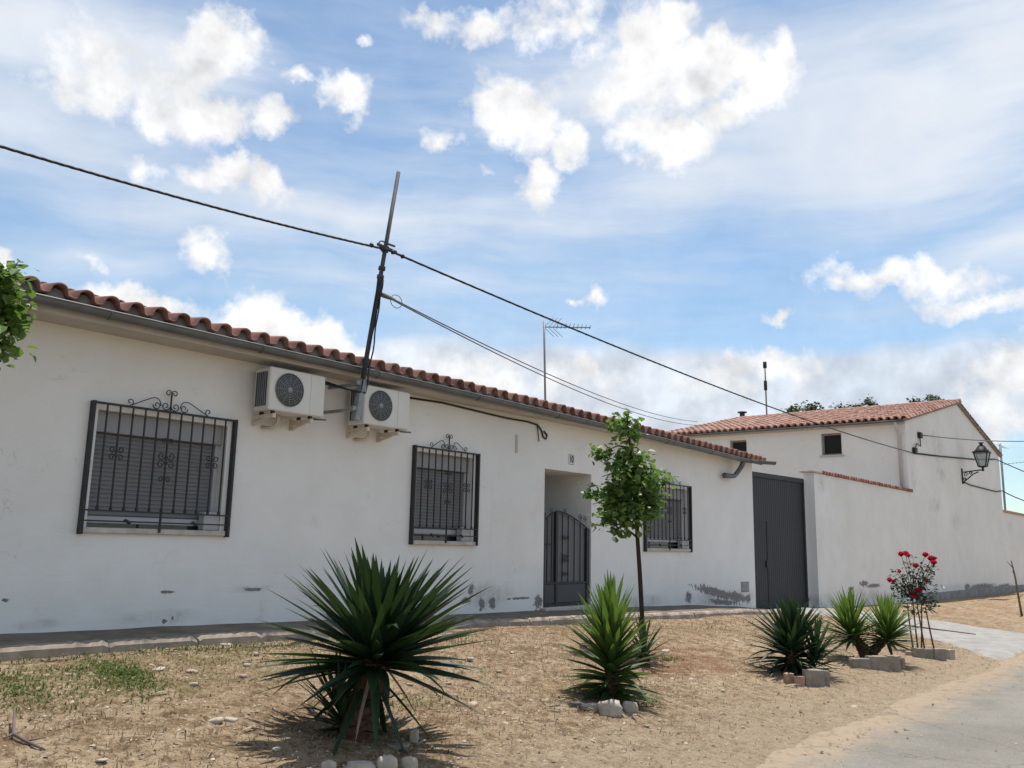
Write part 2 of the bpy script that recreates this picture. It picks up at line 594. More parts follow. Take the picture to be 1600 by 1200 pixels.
# ---- ground and road
def ground_mat():
    m, t, b = new_mat('dry_dirt')
    p = pos(t)
    big = t.noise(p, 0.55, 5, 0.6)
    mid = t.noise(p, 3.3, 6, 0.68)
    fin = t.noise(p, 21, 6, 0.7)
    col = t.mix(t.mapr(big, 0.35, 0.65), (0.345, 0.245, 0.158), (0.43, 0.322, 0.215))
    col = t.mix(t.mapr(mid, 0.46, 0.62, 0, 0.9), col, (0.235, 0.158, 0.092))
    col = t.mix(t.mapr(fin, 0.52, 0.72, 0, 0.7), col, (0.52, 0.425, 0.31))
    col = t.mix(t.mapr(fin, 0.46, 0.30, 0, 0.9), col, (0.095, 0.064, 0.04))
    cl = t.noise(p, 8.5, 7, 0.74, 0.6)
    col = t.mix(t.mapr(cl, 0.51, 0.60, 0, 0.85), col, (0.165, 0.110, 0.070))
    col = t.mix(t.mapr(cl, 0.45, 0.36, 0, 0.8), col, (0.52, 0.42, 0.295))
    # pale dusty band by the road
    sx = t.new('ShaderNodeSeparateXYZ')
    t.l.new(p, sx.inputs[0])
    yy = t.math('ADD', sx.outputs[1], t.math('MULTIPLY', t.math('SUBTRACT', mid, 0.5), 1.6))
    dust = t.mix(t.mapr(cl, 0.48, 0.62, 0, 0.6), (0.385, 0.30, 0.21), (0.25, 0.185, 0.125))
    col = t.mix(t.mapr(yy, 4.9, 3.5, 0, 0.8), col, dust)
    col = t.mix(t.mapr(sx.outputs[1], 3.7, 3.15), col, dust)
    # reddish earth around the second planting
    q = t.mapping(p, loc=(9.6, 5.6, 0), scale=(1.9, 1.1, 1000), typ='TEXTURE')
    f = t.math('SUBTRACT', 1.0, t.vmath('LENGTH', q))
    col = t.mix(t.math('MULTIPLY', t.mapr(f, 0, 0.6), t.mapr(mid, 0.35, 0.6)), col, (0.25, 0.145, 0.085))
    # greenish tinge where low weeds root
    q = t.mapping(p, loc=(4.2, 6.9, 0), scale=(2.4, .9, 1000), typ='TEXTURE')
    f = t.math('SUBTRACT', 1.0, t.vmath('LENGTH', q))
    col = t.mix(t.math('MULTIPLY', t.mapr(f, 0, 0.6, 0, 0.55), t.mapr(mid, 0.4, 0.6)), col, (0.21, 0.18, 0.085))
    # grains
    vc = t.voronoi(p, 38, 'F1', 'Color')
    sp = t.new('ShaderNodeSeparateColor')
    t.l.new(vc, sp.inputs[0])
    vd = t.voronoi(p, 38)
    g = t.math('MULTIPLY', t.mapr(sp.outputs[0], 0.82, 0.86), t.mapr(vd, 0.45, 0.3))
    col = t.mix(t.math('MULTIPLY', g, 0.6), col, (0.56, 0.50, 0.42))
    g2 = t.math('MULTIPLY', t.mapr(sp.outputs[1], 0.84, 0.88), t.mapr(vd, 0.42, 0.3))
    col = t.mix(t.math('MULTIPLY', g2, 0.6), col, (0.16, 0.11, 0.075))
    t.put(b.inputs['Base Color'], col)
    b.inputs['Roughness'].default_value = 1.0
    b.inputs['Specular IOR Level'].default_value = 0.05
    h = t.math('ADD', t.math('MULTIPLY', fin, 0.9), t.math('ADD', t.math('MULTIPLY', mid, 1.0), t.math('MULTIPLY', cl, -1.0)))
    h = t.math('ADD', h, t.math('MULTIPLY', t.noise(p, 75, 4, 0.7), 0.35))
    bump(t, b, h, 1.0, 0.04)
    return m


def road_mat():
    m, t, b = new_mat('worn_asphalt')
    p = pos(t)
    big = t.noise(p, 0.8, 5, 0.65)
    fin = t.noise(p, 55, 5, 0.75)
    col = t.mix(t.mapr(big, 0.35, 0.65), (0.185, 0.172, 0.150), (0.235, 0.218, 0.190))
    col = t.vmath('SCALE', col, scale=t.mapr(fin, 0.25, 0.75, 0.72, 1.28, 'LINEAR'))
    sx = t.new('ShaderNodeSeparateXYZ')
    t.l.new(p, sx.inputs[0])
    mid = t.noise(p, 2.2, 6, 0.7)
    yy = t.math('ADD', sx.outputs[1], t.math('MULTIPLY', t.math('SUBTRACT', mid, 0.5), 1.5))
    cl = t.noise(p, 8.5, 7, 0.74, 0.6)
    dust = t.mix(t.mapr(cl, 0.48, 0.62, 0, 0.6), (0.325, 0.255, 0.182), (0.20, 0.15, 0.102))
    col = t.mix(t.mapr(yy, 2.35, 3.0, 0, 1.0), col, dust)
    col = t.mix(t.mapr(sx.outputs[1], 2.75, 3.0), col, dust)
    col = t.mix(t.mapr(mid, 0.55, 0.75, 0, 0.3), col, (0.29, 0.25, 0.20))
    cr = t.voronoi(t.vmath('ADD', p, t.vmath('SCALE', t.noise(p, 2.5, 4, .6, out=1), scale=.5)), 0.55, 'DISTANCE_TO_EDGE')
    col = t.mix(t.mapr(cr, 0.008, 0.002, 0, 0.5), col, (0.10, 0.09, 0.08))
    vd = t.voronoi(p, 60)
    col = t.mix(t.mapr(vd, 0.2, 0.1, 0, 0.35), col, (0.36, 0.345, 0.32))
    t.put(b.inputs['Base Color'], col)
    b.inputs['Roughness'].default_value = 0.95
    b.inputs['Specular IOR Level'].default_value = 0.15
    bump(t, b, t.math('ADD', fin, t.math('MULTIPLY', mid, 0.6)), 0.6, 0.01)
    return m


M['ground'] = ground_mat()
M['road'] = road_mat()


def axis(segs):
    out = [segs[0][0]]
    for (a, b, st) in segs:
        n = max(1, int(round((b - a) / st)))
        for i in range(1, n + 1):
            out.append(a + (b - a) * i / n)
    return out


def geo(a, b, n):
    return [a * (b / a) ** (i / n) for i in range(1, n + 1)]


xs = [-v for v in reversed(geo(2, 900, 14))] + axis([(-2, 2, .25), (2, 7.5, .036), (7.5, 12, .06), (12, 20, .11), (20, 48, .4)]) + geo(48, 1200, 12)
ys = [-v for v in reversed(geo(3, 900, 12))] + axis([(-3, 2.4, .6), (2.4, 7.95, .04), (7.95, 20, .8)]) + geo(20, 1200, 12)
gm = MB()
nx, ny = len(xs), len(ys)
gm.add([(x, y, hground(x, y)) for y in ys for x in xs],
       [(j * nx + i, j * nx + i + 1, (j + 1) * nx + i + 1, (j + 1) * nx + i) for j in range(ny - 1) for i in range(nx - 1)], 0.5, True)
structure(gm.build('ground', M['ground']))

rm = MB()
rx = [-v for v in reversed(geo(2, 300, 20))] + axis([(-2, 24, .12), (24, 60, .5)]) + geo(60, 400, 14)
vv = []
for x in rx:
    e = 3.08 + mnoise.noise(Vector((x * .5, 4.4, 0))) * .16 + mnoise.noise(Vector((x * 2.3, 1.4, 0))) * .07 + mnoise.noise(Vector((x * 7, 2.4, 0))) * .03
    for y, z in ((-3.4, .004), (-1.5, .012), (0, .016), (1.5, .014), (2.5, .010), (e - .15, .007), (e, .001)):
        vv.append((x, y, z))
rm.add(vv, [(i * 7 + k, (i + 1) * 7 + k, (i + 1) * 7 + k + 1, i * 7 + k + 1) for i in range(len(rx) - 1) for k in range(6)], 0.5, True)
structure(rm.build('road', M['road']))

# pavement slab and kerb in front of the low house
pm = MB()
pxs = axis([(-3, 18.9, .15)])
for_rows = []
for x in pxs:
    ky = kerbY(x) + .12
    for k in range(5):
        y = D + .02 + (ky - D - .02) * k / 4
        z = wb(x) - .03 * k / 4 + mnoise.noise(Vector((x * 2, y * 2, 0))) * .010 - .004
        for_rows.append((x, y, z))
pm.add(for_rows, [(i * 5 + k, i * 5 + k + 1, (i + 1) * 5 + k + 1, (i + 1) * 5 + k) for i in range(len(pxs) - 1) for k in range(4)], 0.5, True)
structure(pm.build('pavement', M['pave']))

km = MB()
rng = random.Random(4)
x = -3.0
while x < 18.7:
    L = rng.uniform(.35, 1.1)
    x2 = min(x + L, 18.75)
    nseg = max(3, int(L / .045))
    jy, jz = rng.uniform(-.015, .015), rng.uniform(-.012, .014)
    vs = []
    for i in range(nseg + 1):
        xx = x + (x2 - x - .012) * i / nseg
        ky = kerbY(xx) + jy
        zt = wb(xx) - .028 + jz * .6
        e = mnoise.noise(Vector((xx * 4, 0, 2))) * .026 + mnoise.noise(Vector((xx * 13, 0, 7))) * .026 + mnoise.noise(Vector((xx * 31, 0, 3))) * .014
        endr = .018 if i in (0, nseg) else 0
        prof = [(-.0, -.25), (.0 + e, -.03 - endr), (.022 + e * 1.2, 0 + e * .75 - endr), (.16, .004 + e * .4 - endr), (.18, -.06)]
        for (dy, dz) in prof:
            vs.append((xx, ky + dy, zt + dz))
    fs = [(i * 5 + k, (i + 1) * 5 + k, (i + 1) * 5 + k + 1, i * 5 + k + 1) for i in range(nseg) for k in range(4)]
    fs += [(0, 1, 2, 3, 4), tuple(nseg * 5 + k for k in (4, 3, 2, 1, 0))]
    km.add(vs, fs)
    x = x2
structure(km.build('kerb', M['kerb']))

# concrete driveway from the big gate to the road
dm = MB()
nv = 26
dv = []
for j in range(nv + 1):
    t = j / nv
    y = 8.55 - t * 5.5
    xl = interp(t, [0, .45, .8, 1], [19.1, 18.3, 16.6, 15.3])
    xr = interp(t, [0, .5, 1], [22.6, 21.6, 20.6])
    for i in range(15):
        xx = xl + (xr - xl) * i / 14
        e = mnoise.noise(Vector((xx * 1.6, y * 1.6, 0))) * .012
        edge = -.07 if i in (0, 14) or j == nv else 0
        dv.append((xx + mnoise.noise(Vector((0, y * 2, i))) * .03, y, hbase(xx, y) + .045 + e + edge))
dm.add(dv, [(j * 15 + i, (j + 1) * 15 + i, (j + 1) * 15 + i + 1, j * 15 + i + 1) for j in range(nv) for i in range(14)], .5, True)
structure(dm.build('driveway', M['drive']))


# ================================================================== roofs
def tile_z(s, pitch):
    """height of the barrel-tile section at distance s along the eave"""
    u = (s / pitch) % 1.0 - 0.5
    a = abs(u)
    if a < 0.33:
        return 0.078 * math.sqrt(max(0.0, 1 - (a / 0.335) ** 2))
    return -0.012 - 0.012 * math.sin((a - 0.33) / 0.17 * PI / 2)


def tile_roof(name, A, U, V, width, depth, mat, parent, pitch=0.245, row=0.36, seed=1, edgeoff=None, per=12, first_jit=.012, full_under=1, hs=1.0):
    """barrel tiles laid up the slope: A eave corner, U along the eave, V up the slope. edgeoff(s)->Vector moves the eave line."""
    rng = random.Random(seed)
    U, V, A = Vector(U).normalized(), Vector(V).normalized(), Vector(A)
    N = U.cross(V)
    if N.z < 0:
        N = -N
    mb = MB()
    ncol = int(round(width / pitch))
    rows = int(math.ceil(depth / row))
    th = .016
    for r in range(rows):
        d0, d1 = r * row, min(depth, (r + 1) * row + .04)
        for c in range(ncol):
            jit = rng.uniform(-1, 1)
            fj = rng.uniform(-first_jit, first_jit) if r else rng.uniform(-first_jit, first_jit) * .8
            zj = rng.uniform(-.006, .006)
            var = min(1, max(0, rng.gauss(.5, .28)))
            top, bot = [], []
            sl = [(c + k / per) * pitch for k in range(per + 1)]
            for d, lift in ((d0 + fj, .026), (d1, 0.0)):
                for s in sl:
                    off = edgeoff(s) if edgeoff else Vector((0, 0, 0))
                    fade = 1 - d / depth
                    hump = tile_z(s, pitch) * hs
                    base = A + U * s + V * d + off * fade
                    k = lift + zj
                    top.append(base + N * (hump + k) + U * (jit * .004))
                    bot.append(base + N * (hump + k - th) + U * (jit * .004))
            n = per + 1
            vs = top + bot
            fs = []
            for k in range(per):
                fs.append((k, k + 1, n + k + 1, n + k))
                fs.append((k + 1, k, 2 * n + k, 2 * n + k + 1))                   # front edge
                if r < full_under:
                    fs.append((2 * n + k + 1, 2 * n + k, 3 * n + k, 3 * n + k + 1))
            fs.append((0, n, 3 * n, 2 * n))
            fs.append((per, 2 * n + per, 3 * n + per, n + per))
            mb.add(vs, fs, var, True)
    o = mb.build(name, mat, parent)
    return o


def curl_pair(mb, x, y, z, s, r=.006):
    """four little C-scrolls round a bar"""
    for sx in (-1, 1):
        for sz in (-1, 1):
            mb.tube(spiral((x + sx * s * .55, y, z + sz * s * .5), s * .5, s * .16, sx * sz * -1.15, PI / 2 - sz * PI / 2 + (PI if sx * sz < 0 else 0) if False else (PI if sx > 0 else 0), n=12), r, 5)


# ================================================================== LOW WHITE HOUSE
HX0, HX1 = -4.0, 18.87
house = thing('white_house', 'long low whitewashed house with red barrel tile eave and barred windows', 'house', (7.5, D, .6))
OPEN = [(3.93, 5.37, 1.67, 2.83), (8.29, 9.43, 1.62, 2.83), (14.22, 15.80, 1.58, 2.76), (11.13, 12.44, .62, 2.815)]
SOFF = 3.59


def wall_with_holes(mb, x0, x1, z0, z1, y, holes, depth, step=.6):
    gx = sorted(set([x0, x1] + [h[0] for h in holes] + [h[1] for h in holes]))
    gz = sorted(set([z0, z1] + [h[2] for h in holes] + [h[3] for h in holes]))
    vid = {}
    vs, fs = [], []

    def V_(a, b, yy=y):
        k = (round(a, 5), round(b, 5), yy)
        if k not in vid:
            vid[k] = len(vs)
            vs.append((a, yy, b))
        return vid[k]
    for i in range(len(gx) - 1):
        for j in range(len(gz) - 1):
            cx, cz = (gx[i] + gx[i + 1]) / 2, (gz[j] + gz[j + 1]) / 2
            if any(h[0] < cx < h[1] and h[2] < cz < h[3] for h in holes):
                continue
            fs.append((V_(gx[i], gz[j]), V_(gx[i + 1], gz[j]), V_(gx[i + 1], gz[j + 1]), V_(gx[i], gz[j + 1])))
    mb.add(vs, fs)
    for h, dp in zip(holes, depth):
        a, b, c, d = h
        q = [(a, y, c), (b, y, c), (b, y, d), (a, y, d)]
        q2 = [(a, y + dp, c), (b, y + dp, c), (b, y + dp, d), (a, y + dp, d)]
        mb.add(q + q2, [(0, 4, 5, 1), (1, 5, 6, 2), (2, 6, 7, 3), (3, 7, 4, 0)])


wm = MB()
wall_with_holes(wm, HX0, HX1, -.3, SOFF, D, OPEN, [.2, .2, .2, 1.3])
wm.add([(HX1, D, -.3), (HX1, D + 8, -.3), (HX1, D + 8, 3.6), (HX1, D + 4, 4.5), (HX1, D, SOFF)], [(0, 1, 2, 3, 4)])
wm.add([(HX0, D, -.3), (HX0, D + 8, -.3), (HX0, D + 8, 3.6), (HX0, D + 4, 4.5), (HX0, D, SOFF)], [(4, 3, 2, 1, 0)])
wm.add([(HX0, D + 8, -.3), (HX1, D + 8, -.3), (HX1, D + 8, 3.6), (HX0, D + 8, 3.6)], [(1, 0, 3, 2)])
wm.box(11.12, 12.45, 9.905, 10.0, .3, 3.0)
wm.box(11.12, 12.45, 8.63, 9.90, .3, .618)
wall_o = wm.build('wall', M['wall'], house)


def gutY(X):
    return 8.08 + (X - 3) * (.22 / 15)


def gutZ(X):
    return interp(X, [-4, 3, 5, 7.6, 10.6, 14, 17.7, 19], [3.69, 3.685, 3.675, 3.665, 3.645, 3.60, 3.535, 3.51])


# eave slab: soffit and its front
so = MB()
sx_ = axis([(HX0, HX1, .5)])
sv = []
for X in sx_:
    ye = gutY(X) + .085
    zt = gutZ(X) + .05
    zs = min(SOFF, gutZ(X) - .0)
    sv += [(X, D + .03, SOFF + .001), (X, ye, zs - .01), (X, ye, zt), (X, D + .03, zt + .1)]
so.add(sv, [(i * 4 + k, (i + 1) * 4 + k, (i + 1) * 4 + k + 1, i * 4 + k + 1) for i in range(len(sx_) - 1) for k in range(3)] + [(0, 1, 2, 3), tuple(len(sv) - 4 + k for k in (3, 2, 1, 0))])
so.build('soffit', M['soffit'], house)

PITCH = .245
TANR = .215
tl = math.hypot(1, TANR)


def house_edge(s):
    X = HX0 + .0 + s
    return Vector((0, gutY(X) - .005 - 8.1, gutZ(X) - 3.66))


RW = 19.07 - HX0
roof_o = tile_roof('roof', (HX0, 8.1, 3.725), (1, 0, 0), (0, 1 / tl, TANR / tl), RW, 4.7, M['tile'], house, PITCH, .38, 7, house_edge)
back = tile_roof('roof_back_slope', (HX0, 17.0, 3.9), (1, 0, 0), (0, -1 / tl, TANR / tl), RW, 4.4, M['tile'], house, PITCH, .6, 9, None, per=6)
# mortar packing under the first tiles
mo = MB()
mv = []
per = 8
ns = int(RW / PITCH * per)
for i in range(ns + 1):
    s = i * PITCH / per
    X = HX0 + s
    if X > HX1 + .08:
        break
    y = gutY(X) + .065 + mnoise.noise(Vector((X * 3, 0, 0))) * .012
    zb = gutZ(X) - .02
    zt = gutZ(X) + .060 + tile_z(s, PITCH) * .95 - .004
    mv += [(X, y, zb), (X, y + .004, zt), (X, y + .25, zt + .03)]
mo.add(mv, [(i * 3 + k, (i + 1) * 3 + k, (i + 1) * 3 + k + 1, i * 3 + k + 1) for i in range(len(mv) // 3 - 1) for k in range(2)], .5, True)
mo.build('eave_mortar', M['mortar'], house)


def gutter_mesh(path, r=.062, th=.004, inward=Vector((0, 1, 0)), n=10, bead=.010):
    """open half-round channel along a path; bead rolled on the outer lip"""
    mb = MB()
    path = [Vector(p) for p in path]
    rings = []
    m = len(path)
    for i, p in enumerate(path):
        d = (path[min(i + 1, m - 1)] - path[max(i - 1, 0)]).normalized()
        side = d.cross(Vector((0, 0, 1))).normalized()          # outward (to the street)
        ring = []
        for rr in (r, r - th):
            for k in range(n + 1):
                a = PI * k / n
                ring.append(p + side * (rr * math.cos(a)) - Vector((0, 0, 1)) * (rr * math.sin(a)))
        rings.append(ring)
    w = n + 1
    vs = [v for ring in rings for v in ring]
    fs = []
    for i in range(m - 1):
        for k in range(n):
            a, b = i * 2 * w + k, (i + 1) * 2 * w + k
            fs.append((a, b, b + 1, a + 1))
            fs.append((a + w + 1, b + w + 1, b + w, a + w))
    for i in (0, m - 1):
        for k in range(n):
            a = i * 2 * w + k
            fs.append((a, a + 1, a + w + 1, a + w))
    mb.add(vs, fs, .5, True)
    mb.tube([ring[0] + Vector((0, 0, .002)) for ring in rings], bead, 6)
    mb.tube([ring[n] + Vector((0, 0, .002)) for ring in rings], bead * .6, 5)
    return mb


gp = [(X, gutY(X), gutZ(X)) for X in axis([(HX0, 18.0, .4)])]
gutter = gutter_mesh(gp).build('gutter', M['zinc'], house)
for X in (3.7, 5.4, 7.1, 9.0, 10.9, 12.6, 14.4, 16.2):
    b = MB()
    pts = [(X, gutY(X) + .09, gutZ(X) + .07)]
    for k in range(9):
        a = PI - PI * k / 8
        pts.append((X, gutY(X) - .068 * math.cos(a), gutZ(X) - .066 * math.sin(a)))
    b.tube(pts, .007, 5)
    b.build('strap', M['zinc'], gutter)
# the last stretch of gutter turns out past the corner
gutter_mesh([(18.0, gutY(18.0), gutZ(18) + .002), (18.25, gutY(18.2) - .1, gutZ(18) - .005), (18.62, gutY(18.2) - .36, gutZ(18) - .01)], .060).build('gutter_spout', M['zinc'], gutter)
dp = MB()
q0 = Vector((17.78, gutY(17.78), gutZ(17.78) - .05))
dp.tube([q0, q0 + Vector((0.01, .04, -.09)), q0 + Vector((.02, .13, -.2)), q0 + Vector((.0, .18, -.27)), q0 + Vector((-.06, .19, -.31)), q0 + Vector((-.18, .19, -.325)), q0 + Vector((-.52, .19, -.335))], [.058, .055, .052, .052, .052, .05, .05], 10)
dp.tube([q0 + Vector((-.50, .19, -.335)), q0 + Vector((-.53, .19, -.335))], .062, 10)
dp.build('downpipe', M['zinc'], gutter)


# ---- windows with roller shutters and iron grilles
def window(x0, x1, z0, z1, gx0, gx1, gz0, gz1, nbar, gap):
    w = x1 - x0
    y = D + .20
    fr = MB()
    fr.box(x0, x1, y - .01, y + .08, z0, z1)
    fr.box(x0 + .001, x0 + .05, y - .07, y - .011, z0 + .02, z1 - .2)
    fr.box(x1 - .05, x1 - .001, y - .07, y - .011, z0 + .02, z1 - .2)
    win = fr.build('window', M['alu'], house)
    win['label'] = 'window with its grey roller shutter lowered'
    b = MB().bbox(x0 + .002, x1 - .002, y - .115, y - .012, z1 - .21, z1 - .002, .006)
    b.build('shutter_box', M['shutterbox'], win)
    # slats
    s = MB()
    zt, zb = z1 - .215, z0 + gap + .075
    n = int((zt - zb) / .042)
    vs = []
    for i in range(n + 1):
        zz = zb + (zt - zb) * i / n
        for (dz, dy) in ((.002, 0), (.010, -.010), (.030, -.010), (.0385, 0)):
            z_ = min(zz + dz, zt)
            vs += [(x0 + .05, y - .040 + dy, z_), (x1 - .05, y - .040 + dy, z_)]
    s.add(vs, [(2 * i, 2 * i + 1, 2 * i + 3, 2 * i + 2) for i in range(len(vs) // 2 - 1)])
    s.build('shutter', M['shutter'], win)
    MB().bbox(x0 + .05, x1 - .05, y - .058, y - .03, z0 + gap, z0 + gap + .07, .006).build('shutter_rail', M['alu'], win)
    MB().box(x0 + .05, x1 - .05, y - .024, y - .0105, z0 + .012, z0 + gap + .04).build('glass_pane', M['glass'], win)
    MB().bbox(x0 - .05, x1 + .05, D - .045, D + .19, z0 - .045, z0 + .012, .008).build('sill', M['sill'], win)
    MB().bbox(x1 - .19, x1 - .003, D + .012, D + .12, z0 + .014, z0 + .21, .006).build('sill_block', M['alu'], win)
    # grille
    gy = D - .055
    g = MB()
    g.bbox(gx0 - .016, gx0 + .016, gy - .012, D + .005, gz0 - .03, gz1 + .005, .003)
    g.bbox(gx1 - .016, gx1 + .016, gy - .012, D + .005, gz0 - .03, gz1 + .005, .003)
    g.bar((gx0, gy, gz1 - .012), (gx1, gy, gz1 - .012), .022, .022)
    g.bar((gx0, gy, gz0 + .20), (gx1, gy, gz0 + .20), .018, .016)
    g.bar((gx0, gy, gz0 + .10), (gx1, gy, gz0 + .10), .014, .014)
    g.bar(((gx0 + gx1) / 2, gy, gz0 + .0), ((gx0 + gx1) / 2, gy, gz0 + .2), .018, .018)
    for zz in (gz0 + .20, gz1 - .012):
        for xx in (gx0, gx1):
            g.bar((xx, gy, zz), (xx, D + .01, zz), .014)
    gr = g.build('window_grille', M['iron'], house)
    for i in range(nbar):
        xx = gx0 + (gx1 - gx0) * (i + 1) / (nbar + 1)
        bb = MB()
        bb.bar((xx, gy, gz0 + .2), (xx, gy, gz1 - .015), .014, .014, (0, 1, 0))
        bb.bbox(xx - .013, xx + .013, gy - .013, gy + .013, gz0 + .205, gz0 + .24, .004)
        bb.bbox(xx - .010, xx + .010, gy - .010, gy + .010, gz1 - .12, gz1 - .105, .003)
        bb.build('bar', M['iron'], gr)
    H = gz1 - gz0
    mid = (gx0 + gx1) / 2

    def curls(x, z, s, pairs):
        mb = MB()
        for sx in (-1, 1):
            for (dz, up) in pairs:
                c = (x + sx * s * .62, gy - .002, z + dz)
                mb.tube(spiral(c, s * .52, s * .15, sx * up * 1.2, PI / 2 * (1 - sx) if False else (0 if sx < 0 else PI), n=13), .0058, 5)
        return mb
    bx = lambda i: gx0 + (gx1 - gx0) * (i + 1) / (nbar + 1)
    ci = nbar // 2
    li, ri = max(0, ci - 4 if nbar > 9 else ci - 3), min(nbar - 1, ci + 4 if nbar > 9 else ci + 3)
    cz = gz0 + .2 + (H - .2) * .52
    S = .075
    curls(bx(ci), cz, S * 1.15, [(.035, 1), (-.055, -1)]).build('scroll', M['iron'], gr)
    curls(bx(ci), cz + .19, S * .8, [(0, -1)]).build('scroll', M['iron'], gr)
    curls(bx(ci), cz - .21, S * .8, [(0, -1)]).build('scroll', M['iron'], gr)
    for i in (li, ri):
        curls(bx(i), cz + .02, S * .9, [(.035, 1), (-.045, -1)]).build('scroll', M['iron'], gr)
    # small leaf knots on the low rail
    for f in (.28, .74):
        kn = MB()
        xx = gx0 + (gx1 - gx0) * f
        kn.tube([(xx - .05, gy, gz0 + .10), (xx - .02, gy - .006, gz0 + .115), (xx, gy - .01, gz0 + .10), (xx + .02, gy - .006, gz0 + .085), (xx + .05, gy, gz0 + .10)], [.004, .014, .017, .014, .004], 6)
        kn.build('rail_knot', M['iron'], gr)
    # crest on top
    c = MB()
    zt = gz1
    k = min(1.0, (gx1 - gx0) / 1.58) * .98
    c.bar((mid, gy, zt - .01), (mid, gy, zt + .19), .013, .013, (0, 1, 0))
    for sx in (-1, 1):
        c.tube(spiral((mid + sx * .035, gy, zt + .185), .035, .012, -sx * 1.1, 0 if sx < 0 else PI, n=12), .0055, 5)
        c.tube(spiral((mid + sx * .055 * k, gy, zt + .045), .050 * k, .014, sx * 1.25, 0 if sx < 0 else PI, n=14), .0055, 5)
        a0 = mid + sx * .155 * k
        c.tube(spiral((a0, gy, zt + .042), .018, .046 * k, sx * 1.0, PI * .5, n=12)[::-1] if False else spiral((a0, gy, zt + .042), .046 * k, .014, -sx * 1.15, PI / 2 - sx * PI * .5, n=13), .0055, 5)
        pts = [Vector((mid + sx * f * k, gy, zt + zz)) for f, zz in ((.11, .04), (.118, .075), (.14, .105), (.175, .118), (.22, .108), (.29, .075), (.36, .04), (.43, .008))]
        c.tube(pts, .0055, 5)
        c.tube(spiral((mid + sx * .445 * k, gy, zt + .04), .038, .012, -sx * 1.0, -PI / 2, n=12), .0055, 5)
    c.build('crest', M['iron'], gr)
    return gr


w1 = window(*OPEN[0], 3.86, 5.44, 1.645, 2.90, 11, .055)
w1['label'] = 'widest window grille, left of the cooling units'
w2 = window(*OPEN[1], 8.21, 9.49, 1.605, 2.895, 9, .10)
w2['label'] = 'window grille between the cooling units and the doorway'
w3 = window(*OPEN[2], 14.14, 15.87, 1.555, 2.83, 11, .13)
w3['label'] = 'window grille half hidden behind the young tree'

# ---- doorway gate
gate = MB()
gx0, gx1, gzb = 11.15, 12.40, .66
gy = D + .035
xm = 11.50
gate.bar((gx0 + .02, gy, gzb), (gx0 + .02, gy, 2.12), .05, .04, (0, 1, 0))
gate.bar((xm, gy, gzb), (xm, gy, 2.155), .055, .045, (0, 1, 0))
gate.bar((gx1 - .03, gy, gzb), (gx1 - .03, gy, 1.90), .075, .05, (0, 1, 0))
gate.bar((gx0, gy, gzb + .35), (gx1, gy, gzb + .35), .03, .03)
gate.bar((gx0, gy, gzb + .02), (gx1, gy, gzb + .02), .03, .03)


def arch(x):
    return interp(x, [11.15, 11.25, 11.38, 11.5, 11.62, 11.85, 12.1, 12.37], [1.96, 2.04, 2.12, 2.155, 2.15, 2.10, 2.02, 1.90])


gate.tube([(x_, gy, arch(x_)) for x_ in axis([(11.17, 12.37, .06)])], .013, 6)
gate.bar((gx0 + .02, gy - .01, 1.62), (xm - .15, gy - .01, 1.62), .02)
ga = gate.build('entrance_gate', M['iron'], house)
sh = MB()
gxs = axis([(gx0 + .02, gx1 - .03, .05)])
gv = []
for x_ in gxs:
    gv += [(x_, gy + .03, gzb + .36), (x_, gy + .03, arch(x_) - .012)]
sh.add(gv, [(2 * i, 2 * i + 2, 2 * i + 3, 2 * i + 1) for i in range(len(gxs) - 1)])
sh.build('backing_sheet', M['doorsheet'], ga)
MB().bbox(gx0 + .045, xm - .03, gy - .008, gy + .012, gzb + .04, gzb + .33, .004).build('panel', M['doorpanel'], ga)
MB().bbox(xm + .03, gx1 - .07, gy - .008, gy + .012, gzb + .04, gzb + .33, .004).build('panel', M['doorpanel'], ga)
for x_ in (11.26, 11.38, 11.67, 11.83, 12.0, 12.17):
    MB().bar((x_, gy - .002, gzb + .35), (x_, gy - .002, arch(x_)), .016, .016, (0, 1, 0)).build('bar', M['iron'], ga)
for (x_, z_) in ((11.75, 1.70), (11.75, 1.40), (11.75, 1.12)):
    sc_ = MB()
    for sx in (-1, 1):
        for up in ((1, -1) if z_ == 1.40 else (1,)):
            sc_.tube(spiral((x_ + sx * .05, gy - .014, z_ + up * .04), .042, .012, sx * up * 1.2, 0 if sx < 0 else PI, n=12), .006, 5)
    sc_.build('scroll', M['iron'], ga)
for (x_, z_, s) in ((11.36, 2.15, .05), (11.72, 2.16, .05), (12.16, 2.08, .055), (12.30, 2.06, .05)):
    MB().tube(spiral((x_, gy, z_), s, .012, 1.4, -PI / 2, n=14), .006, 5).build('scroll', M['iron'], ga)
MB().bbox(11.05, 12.5, D - .12, D + .03, .55, .645, .012).build('doorstep', M['sill'], house)

